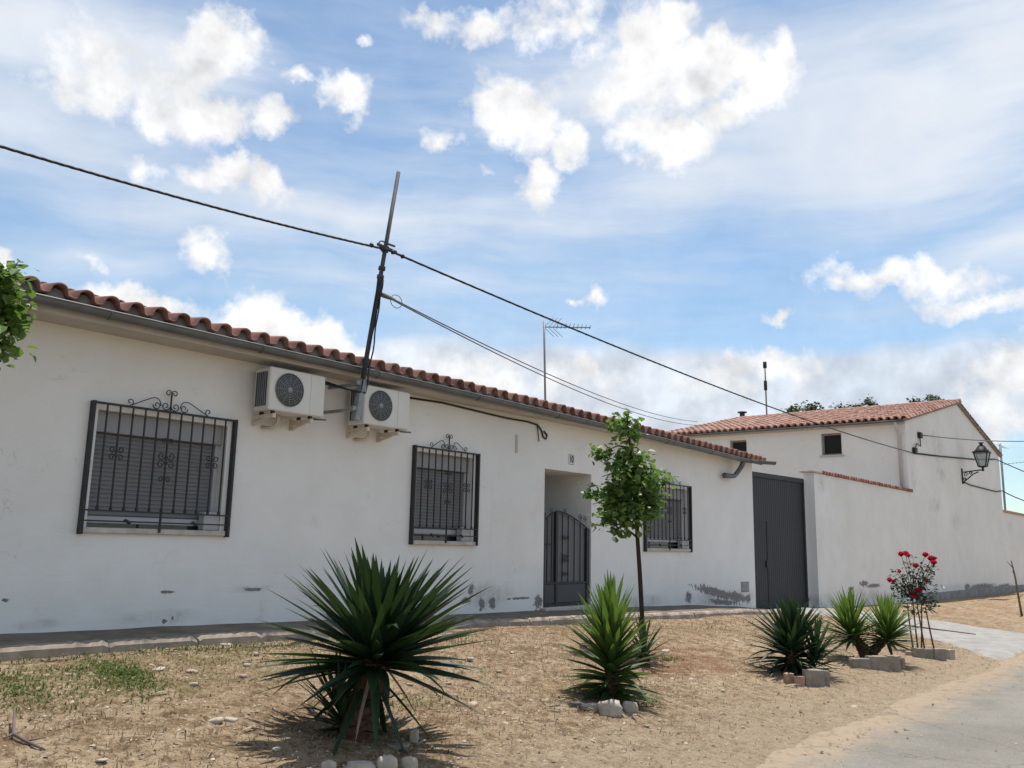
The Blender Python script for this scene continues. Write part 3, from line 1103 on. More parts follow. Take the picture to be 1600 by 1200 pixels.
# ---- house number tile
pl = onY(892, 718, D)
num = MB().bbox(pl.x - .075, pl.x + .075, D - .012, D + .01, pl.z - .085, pl.z + .085, .004).build('number_tile', M['whiteplate'], house)
fc = bpy.data.curves.new('digits', 'FONT')
fc.body = '10'
fc.size = .17
fc.align_x = 'CENTER'
fc.align_y = 'CENTER'
fc.extrude = .002
fc.offset = .003
fo = bpy.data.objects.new('digits_src', fc)
COL.objects.link(fo)
bpy.context.view_layer.update()
fme = bpy.data.meshes.new_from_object(fo.evaluated_get(bpy.context.evaluated_depsgraph_get()))
bpy.data.objects.remove(fo)
dg = MB()
dg.add([(pl.x + v.co.x * .62, D - .0155 - v.co.z, pl.z + v.co.y * 1.0) for v in fme.vertices], [tuple(p.vertices) for p in fme.polygons])
dg.build('digits', M['digit'], num)
fb = MB()
for (a, b, c, d) in ((-.07, .07, .076, .081), (-.07, .07, -.081, -.076), (-.07, -.065, -.08, .08), (.065, .07, -.08, .08)):
    fb.box(pl.x + a, pl.x + b, D - .0145, D - .011, pl.z + c, pl.z + d)
fb.build('number_border', M['digit'], num)

# ---- meter hatch low on the wall, near the corner
mc = onY(1164, 917, D)
mh = MB()
mh.bbox(mc.x - .19, mc.x + .19, D - .012, D + .02, mc.z - .11, mc.z + .11, .004)
mho = mh.build('meter_hatch', M['plinth'], house)
MB().bbox(mc.x - .16, mc.x + .16, D - .018, D - .009, mc.z - .085, mc.z + .085, .003).build('hatch_door', M['galvlight'], mho)
# a worn plaster box beside the loop of cable
MB().bbox(10.38, 10.42, D - .02, D + .01, 3.0, 3.28, .004).build('conduit_stub', M['soffit'], house)


# ================================================================== AIR CONDITIONERS
def ac_unit(label, dx, dz):
    x0, x1, y0, y1, z0, z1 = 5.60, 6.36, 8.20, 8.49, 3.015, 3.505
    t = thing('air_conditioner', label, 'air conditioner', ((x0 + x1) / 2, D, z0), 'air conditioner units on the low house front')
    MB().bbox(x0, x1, y0, y1, z0, z1, .012).build('casing', M['accase'], t)
    cx, cz, r = x0 + .265, (z0 + z1) / 2 + .01, .19
    MB().disc((cx, y0 - .001, cz), (0, -1, 0), r, .006, 40).build('fan_recess', M['acgrille'], t)
    g = MB()
    for k in range(1, 8):
        rr = r * k / 7
        g.tube([(cx + rr * math.cos(a * PI / 16), y0 - .012, cz + rr * math.sin(a * PI / 16)) for a in range(33)], .0026, 4)
    for k in range(12):
        a = k * PI / 6
        g.tube([(cx + .03 * math.cos(a), y0 - .014, cz + .03 * math.sin(a)), (cx + r * math.cos(a), y0 - .012, cz + r * math.sin(a))], .003, 4)
    g.disc((cx, y0 - .010, cz), (0, -1, 0), .034, .008, 20)
    g.build('fan_grille', M['acwire'], t)
    s = MB()
    s.box(x0 - .002, x0 + .004, y0 + .05, y1 - .03, z0 + .05, z1 - .05)
    sv_ = s.build('side_vent', M['acfin'], t)
    f = MB()
    for k in range(5):
        yy = y0 + .075 + k * .035
        f.box(x0 - .006, x0 - .0015, yy, yy + .006, z0 + .05, z1 - .05)
    f.build('vent_bars', M['acwire'], sv_)
    MB().box(x0 + .59, x0 + .68, y0 - .003, y0 + .002, cz + .075, cz + .092).build('print', M['greymark'], t)
    MB().disc((x0 + .635, y0 + .001, cz - .085), (0, -1, 0), .035, .004, 24).build('sticker', M['sticker'], t)
    MB().bbox(x1 - .2, x1 - .005, y0 - .006, y0 + .002, z0 + .01, z1 - .01, .003).build('service_panel', M['accase'], t)
    for bx_ in (x0 + .09, x0 + .60):
        b = MB()
        b.bar((bx_, y0 + .0, z0 - .055), (bx_, D, z0 - .055), .04, .045)
        b.bar((bx_, D - .018, z0 - .02), (bx_, D - .018, z0 - .145), .045, .03)
        b.bar((bx_, y0 + .14, z0 - .075), (bx_, D - .03, z0 - .125), .03, .025)
        b.build('bracket', M['bracket'], t)
        for yy in (y0 + .04, y1 - .04):
            MB().tube([(bx_, yy, z0 - .034), (bx_, yy, z0 + .005)], .026, 10).build('rubber_foot', M['rubber'], t)
    p = MB()
    p.tube([(x1 - .06, y0 + .12, z0 - .015), (x1 - .02, y0 + .02, z0 - .022), (x1 + .03, y0 - .02, z0 - .024)], .010, 6)
    p.build('drain_pipe', M['cablegrey'], t)
    p = MB()
    p.tube([(x0 + .2, D - .02, z0 - .15), (x0 + .26, y1 - .02, z0 - .16), (x0 + .3, y1 - .06, z0 - .10), (x0 + .3, y1 - .05, z0 + .01)], .022, 8)
    p.build('refrigerant_pipe', M['bracket'], t)
    if dx:
        t.location.x += dx
        t.location.z += dz
    return t


ac_unit('left cooling unit on cream brackets, clear of the leaning mast', 0, 0)
ac_unit('right cooling unit on cream brackets, partly behind the foot of the leaning mast', 1.37, .005)

# ================================================================== LEANING MAST ON THE EAVE
PB, PT = Vector((6.70, 8.02, 3.02)), Vector((7.19, 8.02, 6.32))
mast = thing('cable_mast', 'leaning grey metal mast rising past the eave, carrying black cables', 'pole', PB)
pd = PT - PB
MB().tube([PB + pd * t for t in (.12, .3, .6, 1)], [.031, .030, .028, .026], 10).build('pole', M['galv'], mast)
MB().bar(PB, PB + pd * .15, .072, .072, (0, 1, 0)).build('foot_sleeve', M['galvlight'], mast)
for tt, sx in ((.04, -.10), (.135, -.12)):
    c = PB + pd * tt
    b = MB()
    b.bar(c + Vector((0, .03, 0)), (c.x + sx * .3, D, c.z), .035, .035)
    b.bar((c.x - .09, c.y, c.z), (c.x + .05, c.y, c.z), .05, .05)
    b.build('wall_bracket', M['galvlight'], mast)
for tt in (.555, .59, .665, .675):
    c = PB + pd * tt
    MB().tube([c - pd.normalized() * .02, c + pd.normalized() * .02], .046, 10).build('clamp', M['galv'], mast)
# bundle of cables strapped down the mast
cb = MB()
rng = random.Random(5)
for k in range(4):
    a = k * 1.4 + .4
    pts = []
    for i in range(15):
        t = .545 - .445 * i / 14
        c = PB + pd * t
        w = .038 + .006 * math.sin(i * 1.3 + k)
        pts.append(c + Vector((math.cos(a + .15 * i) * w, -abs(math.sin(a)) * w - .01, 0)))
    pts.append(PB + pd * .075 + Vector((-.1 - .03 * k, .1, .12)))
    pts.append(Vector((6.45 - .05 * k, 8.4, 3.50 - .01 * k)))
    pts.append(Vector((6.30 - .02 * k, 8.57, 3.52)))
    cb.tube(pts, .010, 5)
c = PB + pd * .60
cb.build('strapped_cables', M['cable'], mast)
arm = MB()
c = PB + pd * .675
arm.bar(c + Vector((-.16, -.03, .0)), c + Vector((.16, -.03, -.02)), .028)
arm.tube(spiral(c + Vector((-.08, -.03, .0)), .06, .06, .5, 0, n=8), .009, 5)
arm.bar(c + Vector((-.02, -.03, .05)), c + Vector((.13, -.03, .05)), .02)
arm.build('cross_arm', M['galv'], mast)


# ================================================================== OVERHEAD CABLES
def catenary(a, b, sag, n=24):
    a, b = Vector(a), Vector(b)
    return [a.lerp(b, i / n) - Vector((0, 0, sag * 4 * (i / n) * (1 - i / n))) for i in range(n + 1)]


def twisted(pts, r, n=3, off=.012, turns=9, sides=5):
    mb = MB()
    m = len(pts)
    L = 0
    for k in range(n):
        q = []
        for i, p in enumerate(pts):
            a = 2 * PI * (k / n + turns * i / m * 3)
            q.append(Vector(p) + Vector((0, math.cos(a) * off, math.sin(a) * off)))
        mb.tube(q, r, sides)
    return mb


pc = PB + pd * .665
ca = catenary((-6.4, 8.0, pc.z + .02), pc + Vector((0, -.04, 0)), .36, 160)
cab = twisted(ca, .012, 3, .005, 14)
for dx in (-.26, -.10):
    p_ = pc + Vector((dx, -.04, dx * .05 - .0))
    cab.tube([p_ + Vector((-.03, 0, -.01)), p_, p_ + Vector((.03, 0, .01))], [.012, .035, .012], 6)
o = cab.build('power_cable', M['cable'])
tag(o, 'black twisted cable running from the mast out of the upper left of the photo', 'cable', 'overhead cables of the street')
ge = onY(1427, 708, D - .03)
cr = catenary(pc + Vector((0, -.04, 0)), ge + Vector((0, -.02, 0)), .22, 120)
cab = twisted(cr, .012, 3, .005, 12)
for dx in (.10, .27):
    p_ = cr[0].lerp(cr[6], dx / (cr[6] - cr[0]).length)
    cab.tube([p_ + Vector((-.03, 0, .01)), p_, p_ + Vector((.03, 0, -.01))], [.012, .035, .012], 6)
gpts = [ge, onY(1470, 713, D - .03), onY(1525, 718, D - .03), onY(1556, 717.5, D - .03)]
cab.tube(gpts, .028, 6)
cab.tube(catenary(gpts[-1], (52.5, 5.2, 4.4), .15, 14), .022, 6)
o = cab.build('power_cable', M['cable'])
tag(o, 'thick black cable sloping from the mast across the sky to the gabled house', 'cable', 'overhead cables of the street')
pl2 = PB + pd * .49
e1 = onX(1090, 658, 31.2)
e2 = onX(1100, 664, 31.2)
cab = MB()
cab.tube(catenary(pl2 + Vector((.05, -.03, 0)), (e1.x, e1.y, e1.z - .02), .34, 60), .010, 5)
cab.tube(catenary(pl2 + Vector((.05, -.03, -.01)), (e2.x, e2.y, e2.z - .02), .42, 60), .010, 5)
st = [pl2.lerp(Vector((e1.x, e1.y, e1.z)), t) for t in (0, .006, .012, .018)]
cab.tube(st, [.03, .032, .026, .012], 7)
loop = pl2.lerp(Vector((e1.x, e1.y, e1.z)), .018)
cab.tube([loop + Vector((.10 * math.cos(a * PI / 8) - .02, -.04, .085 * math.sin(a * PI / 8) - .03)) for a in range(17)], .005, 5)
o = cab.build('telephone_cable', M['cablegrey'])
tag(o, 'pair of thin grey wires from low on the mast to the far red roof', 'cable', 'overhead cables of the street')
# cable tacked along the facade under the soffit
wc = MB()
pp = [(636, 621), (690, 629), (740, 641), (790, 653), (825, 659), (840, 664), (846, 672), (849, 683), (853, 686), (855, 680), (850, 674)]
wc.tube([onY(a, b, D - .018) for a, b in pp], .014, 6)
wc.tube([Vector((p.x, D - .018, p.z)) for p in (onY(838, 662, D), onY(841, 690, D))], .008, 5)
o = wc.build('wall_cable', M['cable'])
tag(o, 'black cable tacked along the white wall from the right cooling unit to a loop', 'cable')

# ================================================================== ANTENNAS
def yagi(mb, base, d, L, up, n, s0, s1):
    base, d, up = Vector(base), Vector(d).normalized(), Vector(up)
    mb.bar(base, base + d * L, .016, .016)
    for i in range(n):
        f = (i + .5) / n
        c = base + d * (L * f)
        s = s0 + (s1 - s0) * f
        mb.tube([c - up * s, c + up * s], .006, 4)


at_b, at_t = onY(853, 640, 10.2), onY(850, 502, 10.2)
ant = thing('tv_antenna', 'thin roof mast with a long comb aerial, above the doorway of the low house', 'antenna', (at_b.x, at_b.y, at_b.z))
MB().tube([at_b - Vector((0, 0, .35)), at_t], .020, 8).build('mast', M['alurod'], ant)
adep = (at_t - EYE).dot(CF)
tip = at_depth(923, 512, adep)
hub_ = at_depth(848, 511, adep)
ya = MB()
bd = (tip - hub_)
upv = Vector((.05, -.25, .95))
ya.bar(hub_, tip, .018, .018)
for k in range(9):
    c = hub_ + bd * (.30 + .68 * k / 8)
    ya.tube([c - upv * .03, c + upv * (.10 - .005 * k)], .007, 4)
ya.build('comb_aerial', M['alurod'], ant)
rf = MB()
for (a_, b_) in (((858, 510), (872, 496)), ((858, 513), (872, 526))):
    p_, q_ = at_depth(*a_, adep), at_depth(*b_, adep)
    for dv in (-.09, 0, .09):
        o_ = Vector((.6, -.7, 0)) * dv
        rf.tube([p_ + o_, q_ + o_], .006, 4)
rf.build('reflector', M['alurod'], ant)

# ================================================================== BIG METAL GATE
gy2 = D + .26
gt_l, gt_r = HX1 + .03, 22.56
zt0, zt1 = onY(1177, 738, gy2).z, onY(1250, 748, gy2).z
dg_ = thing('driveway_gate', 'tall dark blue-grey sheet metal gate between the low house and garden wall', 'gate', ((gt_l + gt_r) / 2, gy2, .2))
pn = MB()
nrib = 30
vs = []
for i in range(nrib + 1):
    xx = gt_l + .06 + (gt_r - .16 - gt_l) * i / nrib
    zz = zt0 + (zt1 - zt0) * i / nrib - .10
    for dy, ox in ((0, 0), (0, .10), (.005, .106), (.005, .112)):
        if xx + ox > gt_r - .1:
            continue
        vs += [(xx + ox, gy2 + dy, .16), (xx + ox, gy2 + dy, zz)]
pn.add(vs, [(2 * i, 2 * i + 2, 2 * i + 3, 2 * i + 1) for i in range(len(vs) // 2 - 1)])
pn.build('sheet_panel', M['gatepaint'], dg_)
hd = MB()
hd.bar((gt_l, gy2 - .01, zt0 - .05), (gt_r - .1, gy2 - .01, zt1 - .05), .06, .11)
hd.bar((gt_l + .03, gy2 - .012, .12), (gt_l + .03, gy2 - .012, zt0 - .1), .06, .05, (0, 1, 0))
hd.bar((gt_l, gy2 - .012, .17), (gt_r - .1, gy2 - .012, .17), .05, .09)
hd.build('frame', M['gatepaint'], dg_)
wk = MB()
for (xa, xb, za, zb) in ((19.35, 19.375, .25, 2.30), (20.15, 20.175, .25, 2.30), (19.35, 20.175, 2.285, 2.31)):
    wk.box(xa, xb, gy2 - .010, gy2 + .004, za, zb)
wk.bbox(20.05, 20.11, gy2 - .03, gy2 - .002, 1.2, 1.36, .005)
wk.build('wicket_door', M['gatepaint'], dg_)
ps = MB()
ps.bar((gt_r - .06, gy2 + .02, .1), (gt_r - .06, gy2 + .02, zt1 - .0), .08, .08, (0, 1, 0))
ps.build('post', M['gatepaint'], dg_)
MB().bar((gt_r - .135, gy2 - .035, .5), (gt_r - .135, gy2 - .035, zt1 - .22), .022, .02, (0, 1, 0)).build('drop_bolt', M['galv'], dg_)
MB().tube([(gt_r - .115, gy2 - .03, zt1 - .15), (gt_r - .08, gy2 - .03, zt1 - .15)], .02, 8).build('hinge', M['galv'], dg_)

# ================================================================== GARDEN WALL
gw = thing('garden_wall', 'white garden wall with a small tile coping beside the dark gate', 'wall', (26.8, D, .1))
gm_ = MB()
ZG = 3.62
gm_.box(22.62, 31.0, D, D + .28, -.2, ZG)
gm_.build('wall', M['gwall'], gw)
cp = tile_roof('coping', (23.05, D - .07, ZG + .0), (1, 0, 0), (0, 1, .10), 8.2, .4, M['tile'], gw, .21, .25, 21, None, per=8, hs=.85)
MB().bbox(22.45, 23.05, D - .07, D + .33, ZG + .002, ZG + .055, .008).build('cap_slab', M['sill'], gw)
MB().box(22.63, 31.0, D - .02, D + .27, ZG + .001, ZG + .012).build('coping_mortar', M['mortar'], gw)

# ================================================================== GABLED HOUSE
RX0, RX1, RXM, RZE, RZR, RY1 = 31.0, 45.5, 38.25, 6.02, 7.56, 18.1
gh = thing('gabled_house', 'tall white house with its gable to the street and pinkish tile roof', 'house', (38, D, 0))
gmb = MB()
RW_ = [(10.75, 11.47, 4.96, 5.74), (14.32, 15.0, 4.96, 5.70)]
# gable
yg = D - .004
gmb.add([(RX0, yg, -.3), (RX1, yg, -.3), (RX1, yg, 6.12), (RXM, yg, RZR), (RX0, yg, RZE)], [(0, 1, 2, 3, 4)])
gmb.add([(RX0, RY1, -.3), (RX1, RY1, -.3), (RX1, RY1, 6.12), (RXM, RY1, RZR), (RX0, RY1, RZE)], [(4, 3, 2, 1, 0)])
gmb.add([(RX1, yg, -.3), (RX1, RY1, -.3), (RX1, RY1, 6.12), (RX1, yg, 6.12)], [(0, 1, 2, 3)])
tmp = MB()
wall_with_holes(tmp, yg, RY1, -.3, RZE, 0, RW_, [.18, .18])
gmb.add([(RX0 + v[1], v[0], v[2]) for v in tmp.v], [tuple(reversed(f)) for f in tmp.f])
gmb.build('wall', M['gable'], gh)
MB().box(RX0 + .02, RX1, D - .05, D - .003, -.3, .27).build('plinth', M['plinth'], gh)
for (a, b, c, d) in RW_:
    w = MB()
    X = RX0 + .17
    for (p_, q_, r_, s_) in ((a, a + .06, c, d), (b - .06, b, c, d), (a + .06, b - .06, c, c + .06), (a + .06, b - .06, d - .06, d)):
        w.box(X - .04, X + .02, p_, q_, r_, s_)
    wo = w.build('window', M['block'], gh)
    MB().box(X, X + .03, a + .02, b - .02, c + .02, d - .02).build('dark_opening', M['dark'], wo)  # near-black sheet: darkness of the unglazed opening put into its colour
    MB().bbox(RX0 - .05, RX0 + .16, a - .07, b + .07, c - .06, c + .004, .008).build('sill', M['alu'], wo)
tn = (RZR - RZE + .02) / (RXM - RX0)
tlen = math.hypot(1, tn)
OVH = .28
slope_len = (RXM - RX0 + OVH) * tlen
rfl = tile_roof('roof', (RX0 - OVH, D - .16, RZE - tn * OVH + .09), (0, 1, 0), (1 / tlen, 0, tn / tlen), 9.7, slope_len, M['tile2'], gh, .25, .42, 31, None, per=8)
tn2 = (RZR - 6.12) / (RX1 - RXM)
tlen2 = math.hypot(1, tn2)
tile_roof('roof_far_slope', (RX1 + .25, D - .16, 6.12 - tn2 * .25 + .09), (0, 1, 0), (-1 / tlen2, 0, tn2 / tlen2), 9.7, (RX1 - RXM + .25) * tlen2, M['tile2'], gh, .25, .42, 33, None, per=6)
rd = MB()
for k in range(24):
    y0 = D - .18 + k * .4
    rd.tube([(RXM, y0, RZR + .12), (RXM, y0 + .43, RZR + .105)], .105, 10)
rd.build('ridge_tiles', M['tile2'], rfl)
# verge: mortar under the tile ends on the gable
vg = MB()
vg.bar((RX0 - .2, D - .06, RZE + .0), (RXM, D - .06, RZR + .06), .10, .10)
vg.bar((RXM, D - .06, RZR + .06), (RX1 + .22, D - .06, 6.10), .10, .10)
vg.build('verge', M['mortar'], gh)
ef = MB()
ef.box(RX0 - .14, RX0 + .01, D - .02, RY1, RZE - .12, RZE - .015)
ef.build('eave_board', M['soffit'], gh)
g2 = gutter_mesh([(RX0 - OVH - .03, RY1 - i * .9 * 1.06, RZE - .03) for i in range(11)], .055).build('gutter', M['zinc'], gh)
dpp = MB()
dpp.tube([(RX0 - OVH - .03, D + .22, RZE - .08), (RX0 - OVH, D + .21, RZE - .22), (RX0 - .07, D + .20, RZE - .5), (RX0 - .07, D + .20, 3.6)], .05, 8)
dpp.build('downpipe', M['alu'], g2)
# flue
fl = MB()
fb_ = onX(1160, 656, 38.6)
fl.tube([(38.6, fb_.y, 7.3), (38.6, fb_.y, 8.0)], .12, 10)
fl.tube([(38.6, fb_.y, 8.0), (38.6, fb_.y, 8.05)], .22, 10)
fl.build('flue', M['galv'], gh)
# roof mast with little dipoles
mb_ = onX(1198, 645, 38.2)
mt_ = onX(1195, 567, 38.2)
a2 = thing('roof_antenna', 'bare upright mast standing on the ridge of the gabled house', 'antenna', (38.2, mb_.y, 7.6))
MB().tube([(38.2, mb_.y, 7.5), mt_], .035, 6).build('mast', M['alurod'], a2)
dd = MB()
dd.tube([mt_ + Vector((0, 0, -.25)), mt_ + Vector((0, 0, .05))], .085, 6)
dd.tube([mt_ + Vector((0, 0, -1.3)), mt_ + Vector((0, 0, -.85))], .075, 6)
dd.build('dipoles', M['cable'], a2)

# little cable boxes on the gable
bx1, bx2 = onY(1437, 680, D - .05), onY(1429, 703, D - .05)
jb = thing('junction_box', 'small black cable boxes joined by a wire, high on the left of the gable', 'cable box', bx1)
MB().bbox(bx1.x - .14, bx1.x + .14, D - .12, D - .004, bx1.z - .1, bx1.z + .1, .02).build('box', M['cable'], jb)
MB().bbox(bx2.x - .14, bx2.x + .14, D - .12, D - .004, bx2.z - .08, bx2.z + .08, .02).build('box', M['cable'], jb)
MB().tube([bx1, bx1 + Vector((-.05, -.02, -.4)), bx2 + Vector((.25, -.02, .25)), bx2], .022, 5).build('wire', M['cablegrey'], jb)
hc = MB()
hc.tube(catenary(bx1 + Vector((0, -.06, 0)), onY(1640, 688, 6.6), .12, 24), .020, 5)
o = hc.build('service_wire', M['cablegrey'])
tag(o, 'thin wire running level from the gable cable box to the right', 'cable', 'overhead cables of the street')

# ================================================================== STREET LANTERN
LX = 38.3
lw = onX(1502, 742, LX)
LYc = 7.82
lc = onX(1534, 714, LX)
lamp = thing('wall_lantern', 'black wrought iron street lantern on a scrolled bracket on the gable', 'street lamp', (LX, D, lw.z))
za = lw.z + .10
br = MB()
br.bbox(LX - .05, LX + .05, D - .05, D + .0, lw.z - .36, lw.z + .25, .01)
br.bar((LX, D - .02, za), (LX, LYc - .02, za + .08), .04, .045)
br.tube([(LX, D - .04, lw.z - .3), (LX, D - .22, lw.z - .16), (LX, D - .42, lw.z + .02), (LX, D - .62, za + .0)], .024, 6)
for (yy, zz, s) in ((D - .16, lw.z + .0, .09), (D - .33, lw.z + .06, .06), (D - .1, lw.z - .17, .06)):
    br.tube(spiral((LX, yy, zz), s, .02, 1.3, 0, (0, -1, 0), (0, 0, 1), 14), .016, 5)
br.tube([(LX, LYc, za + .02), (LX, LYc, za + .20)], [.05, .03], 8)
br.build('bracket', M['iron'], lamp)


def ring4(mb, zz, r, w, z2, r2):
    pass


zb = za + .20
zt = zb + .56
rb, rt = .13, .25
cage = MB()
co = [(-1, -1), (1, -1), (1, 1), (-1, 1)]
for i in range(4):
    a, b = co[i], co[(i + 1) % 4]
    cage.bar((LX + a[0] * rb, LYc + a[1] * rb, zb), (LX + a[0] * rt, LYc + a[1] * rt, zt), .035)
    cage.bar((LX + a[0] * rb, LYc + a[1] * rb, zb), (LX + b[0] * rb, LYc + b[1] * rb, zb), .04)
    cage.bar((LX + a[0] * (rt + .02), LYc + a[1] * (rt + .02), zt), (LX + b[0] * (rt + .02), LYc + b[1] * (rt + .02), zt), .05)
cage.tube([(LX, LYc, zb - .06), (LX, LYc, zb + .02)], [.05, .10], 8)
cage.build('cage', M['iron'], lamp)
for i in range(4):
    a, b = co[i], co[(i + 1) % 4]
    g = MB()
    f = .96
    v = [(LX + a[0] * rb * f, LYc + a[1] * rb * f, zb + .02), (LX + b[0] * rb * f, LYc + b[1] * rb * f, zb + .02), (LX + b[0] * rt * f, LYc + b[1] * rt * f, zt - .02), (LX + a[0] * rt * f, LYc + a[1] * rt * f, zt - .02)]
    cc = Vector((LX, LYc, 0))
    v2 = [tuple(Vector(q) + (Vector((LX, LYc, q[2])) - Vector(q)) * .04) for q in v]
    g.add(v + v2, [(0, 1, 2, 3), (7, 6, 5, 4), (0, 4, 5, 1), (1, 5, 6, 2), (2, 6, 7, 3), (3, 7, 4, 0)])
    g.build('glass_pane', M['lampglass'], lamp)
hd_ = MB()
prof = [(.30, zt + .01), (.29, zt + .05), (.20, zt + .14), (.14, zt + .24), (.09, zt + .28), (.06, zt + .30), (.06, zt + .35), (.10, zt + .37), (.10, zt + .39), (.02, zt + .41)]
hd_.tube([(LX, LYc, z) for r, z in prof], [r for r, z in prof], 12)
hd_.build('hood', M['iron'], lamp)
lcb = MB()
lcb.tube([(LX + .02, D - .03, lw.z - .33), onY(1508, 754, D - .03), onY(1517, 758, D - .03), onY(1540, 764, D - .03), onY(1556, 768, D - .03), onY(1566, 767, D - .03)], .026, 6)
lcb.tube(catenary(onY(1566, 767, D - .03), onY(1640, 792, 7.4), .12, 10), .024, 6)
o = lcb.build('lantern_cable', M['cable'])
tag(o, 'black cable on the gable from under the lantern to the right', 'cable')

# ================================================================== FAR BOUNDARY WALL AND MAST
bw = thing('boundary_wall', 'low white boundary wall with dark coping at the right edge, past the gable', 'wall', (58, D, 0))
MB().box(45.52, 90, D + .05, D + .32, -.3, 3.55).build('wall', M['gable'], bw)
MB().bbox(45.50, 90.02, D - .02, D + .40, 3.553, 3.66, .01).build('coping', M['tile2'], bw)
MB().box(45.52, 90, D - .0, D + .047, -.3, .22).build('plinth', M['plinth'], bw)
fp_t = onY(1562.5, 693, D + .55)
fp = thing('corner_mast', 'slim steel mast with small aerials behind the gable house right corner', 'antenna', (fp_t.x, fp_t.y, 0))
MB().tube([(fp_t.x - .05, fp_t.y, -.1), fp_t], .055, 8).build('mast', M['alurod'], fp)
ya = MB()
yagi(ya, fp_t + Vector((-.6, 0, -.12)), (1, 0, 0), 1.9, Vector((0, .6, .1)), 5, .2, .3)
ya.build('aerial', M['alurod'], fp)
ya = MB()
yagi(ya, fp_t + Vector((0, 0, -1.05)), (.9, -.3, .12), 2.4, Vector((.2, .6, .1)), 7, .22, .16)
ya.build('aerial', M['alurod'], fp)


# ================================================================== PLANTS
def leaf_blade(mb, base, d, L, W, droop, rng, var, fold=.35, seg=6, twist=0.0):
    """sword leaf: folded strip, widest a third of the way, bending down under its weight"""
    d = Vector(d).normalized()
    side = d.cross(Vector((0, 0, 1)))
    if side.length < .05:
        side = Vector((1, 0, 0))
    side.normalize()
    if twist:
        side = (side * math.cos(twist) + d.cross(side) * math.sin(twist)).normalized()
    pts = []
    p = Vector(base)
    dd = d.copy()
    vs = []
    for i in range(seg + 1):
        t = i / seg
        w = W * (0.62 + 1.15 * t - 0.55 * t * t if t < .3 else (1 - ((t - .3) / .7) ** 1.6) * .915) if t < 1 else 0.0
        up = side.cross(dd).normalized()
        vs.append(p + side * (w / 2) + up * (w * fold * .5))
        vs.append(p.copy())
        vs.append(p - side * (w / 2) + up * (w * fold * .5))
        dd = (dd + Vector((0, 0, -droop * (.3 + t) / seg * 1.4))).normalized()
        p = p + dd * (L / seg)
    fs = []
    for i in range(seg):
        a = i * 3
        fs += [(a, a + 1, a + 4, a + 3), (a + 1, a + 2, a + 5, a + 4)]
    mb.add(vs, fs, var, True)


def rosette(mb, core0, core1, n, Lr, W, el_low, el_top, rng, young=.25, droopf=.3, lean=(0, 0, 0), varf=1.0, dead=0.0):
    """leaves spiralling from core0 (oldest, lowest) to core1 (youngest)"""
    core0, core1 = Vector(core0), Vector(core1)
    for i in range(n):
        t = (i + .5) / n
        az = i * 2.39996 + rng.uniform(-.25, .25)
        el = R_(el_low + (el_top - el_low) * (t ** .85) + rng.uniform(-7, 7))
        d = Vector((math.cos(az) * math.cos(el), math.sin(az) * math.cos(el), math.sin(el))) + Vector(lean) * t
        L = Lr[0] + (Lr[1] - Lr[0]) * min(1, t * 2.2) if t < .6 else Lr[1] + (Lr[2] - Lr[1]) * (t - .6) / .4
        L *= rng.uniform(.86, 1.12)
        var = (max(0, (t - (1 - young)) / young) * .8 + rng.uniform(0, .25)) * varf
        dr = droopf * (1 - t) * rng.uniform(.5, 1.6) + .04
        if rng.random() < .06:
            dr += .7
        leaf_blade(mb, core0.lerp(core1, t) + d.normalized() * .03, d, L, W * rng.uniform(.85, 1.15), dr, rng, var, .4, 6, rng.uniform(-.35, .35))


def trunk(mb, pts, rads, rng, n=10):
    """stubby scarred yucca stem: rings with ragged leaf bases"""
    P = [Vector(p) for p in pts]
    out, rr = [], []
    for i in range(len(P) - 1):
        for k in range(6):
            t = k / 6
            out.append(P[i].lerp(P[i + 1], t))
            rr.append((rads[i] + (rads[i + 1] - rads[i]) * t) * (1.0 + (.10 if k % 2 else -.06)))
    out.append(P[-1])
    rr.append(rads[-1])
    mb.tube(out, rr, n)
    # old leaf bases
    for i in range(90):
        t = rng.random() * (len(P) - 1)
        k = min(int(t), len(P) - 2)
        c = P[k].lerp(P[k + 1], t - k)
        r = rads[k] + (rads[k + 1] - rads[k]) * (t - k)
        a = rng.uniform(0, 2 * PI)
        d = Vector((math.cos(a), math.sin(a), 0))
        leaf_blade(mb, c + d * r * .9, d + Vector((0, 0, rng.uniform(.2, 1.0))), rng.uniform(.03, .075), .035, .2, rng, .5, .3, 2)


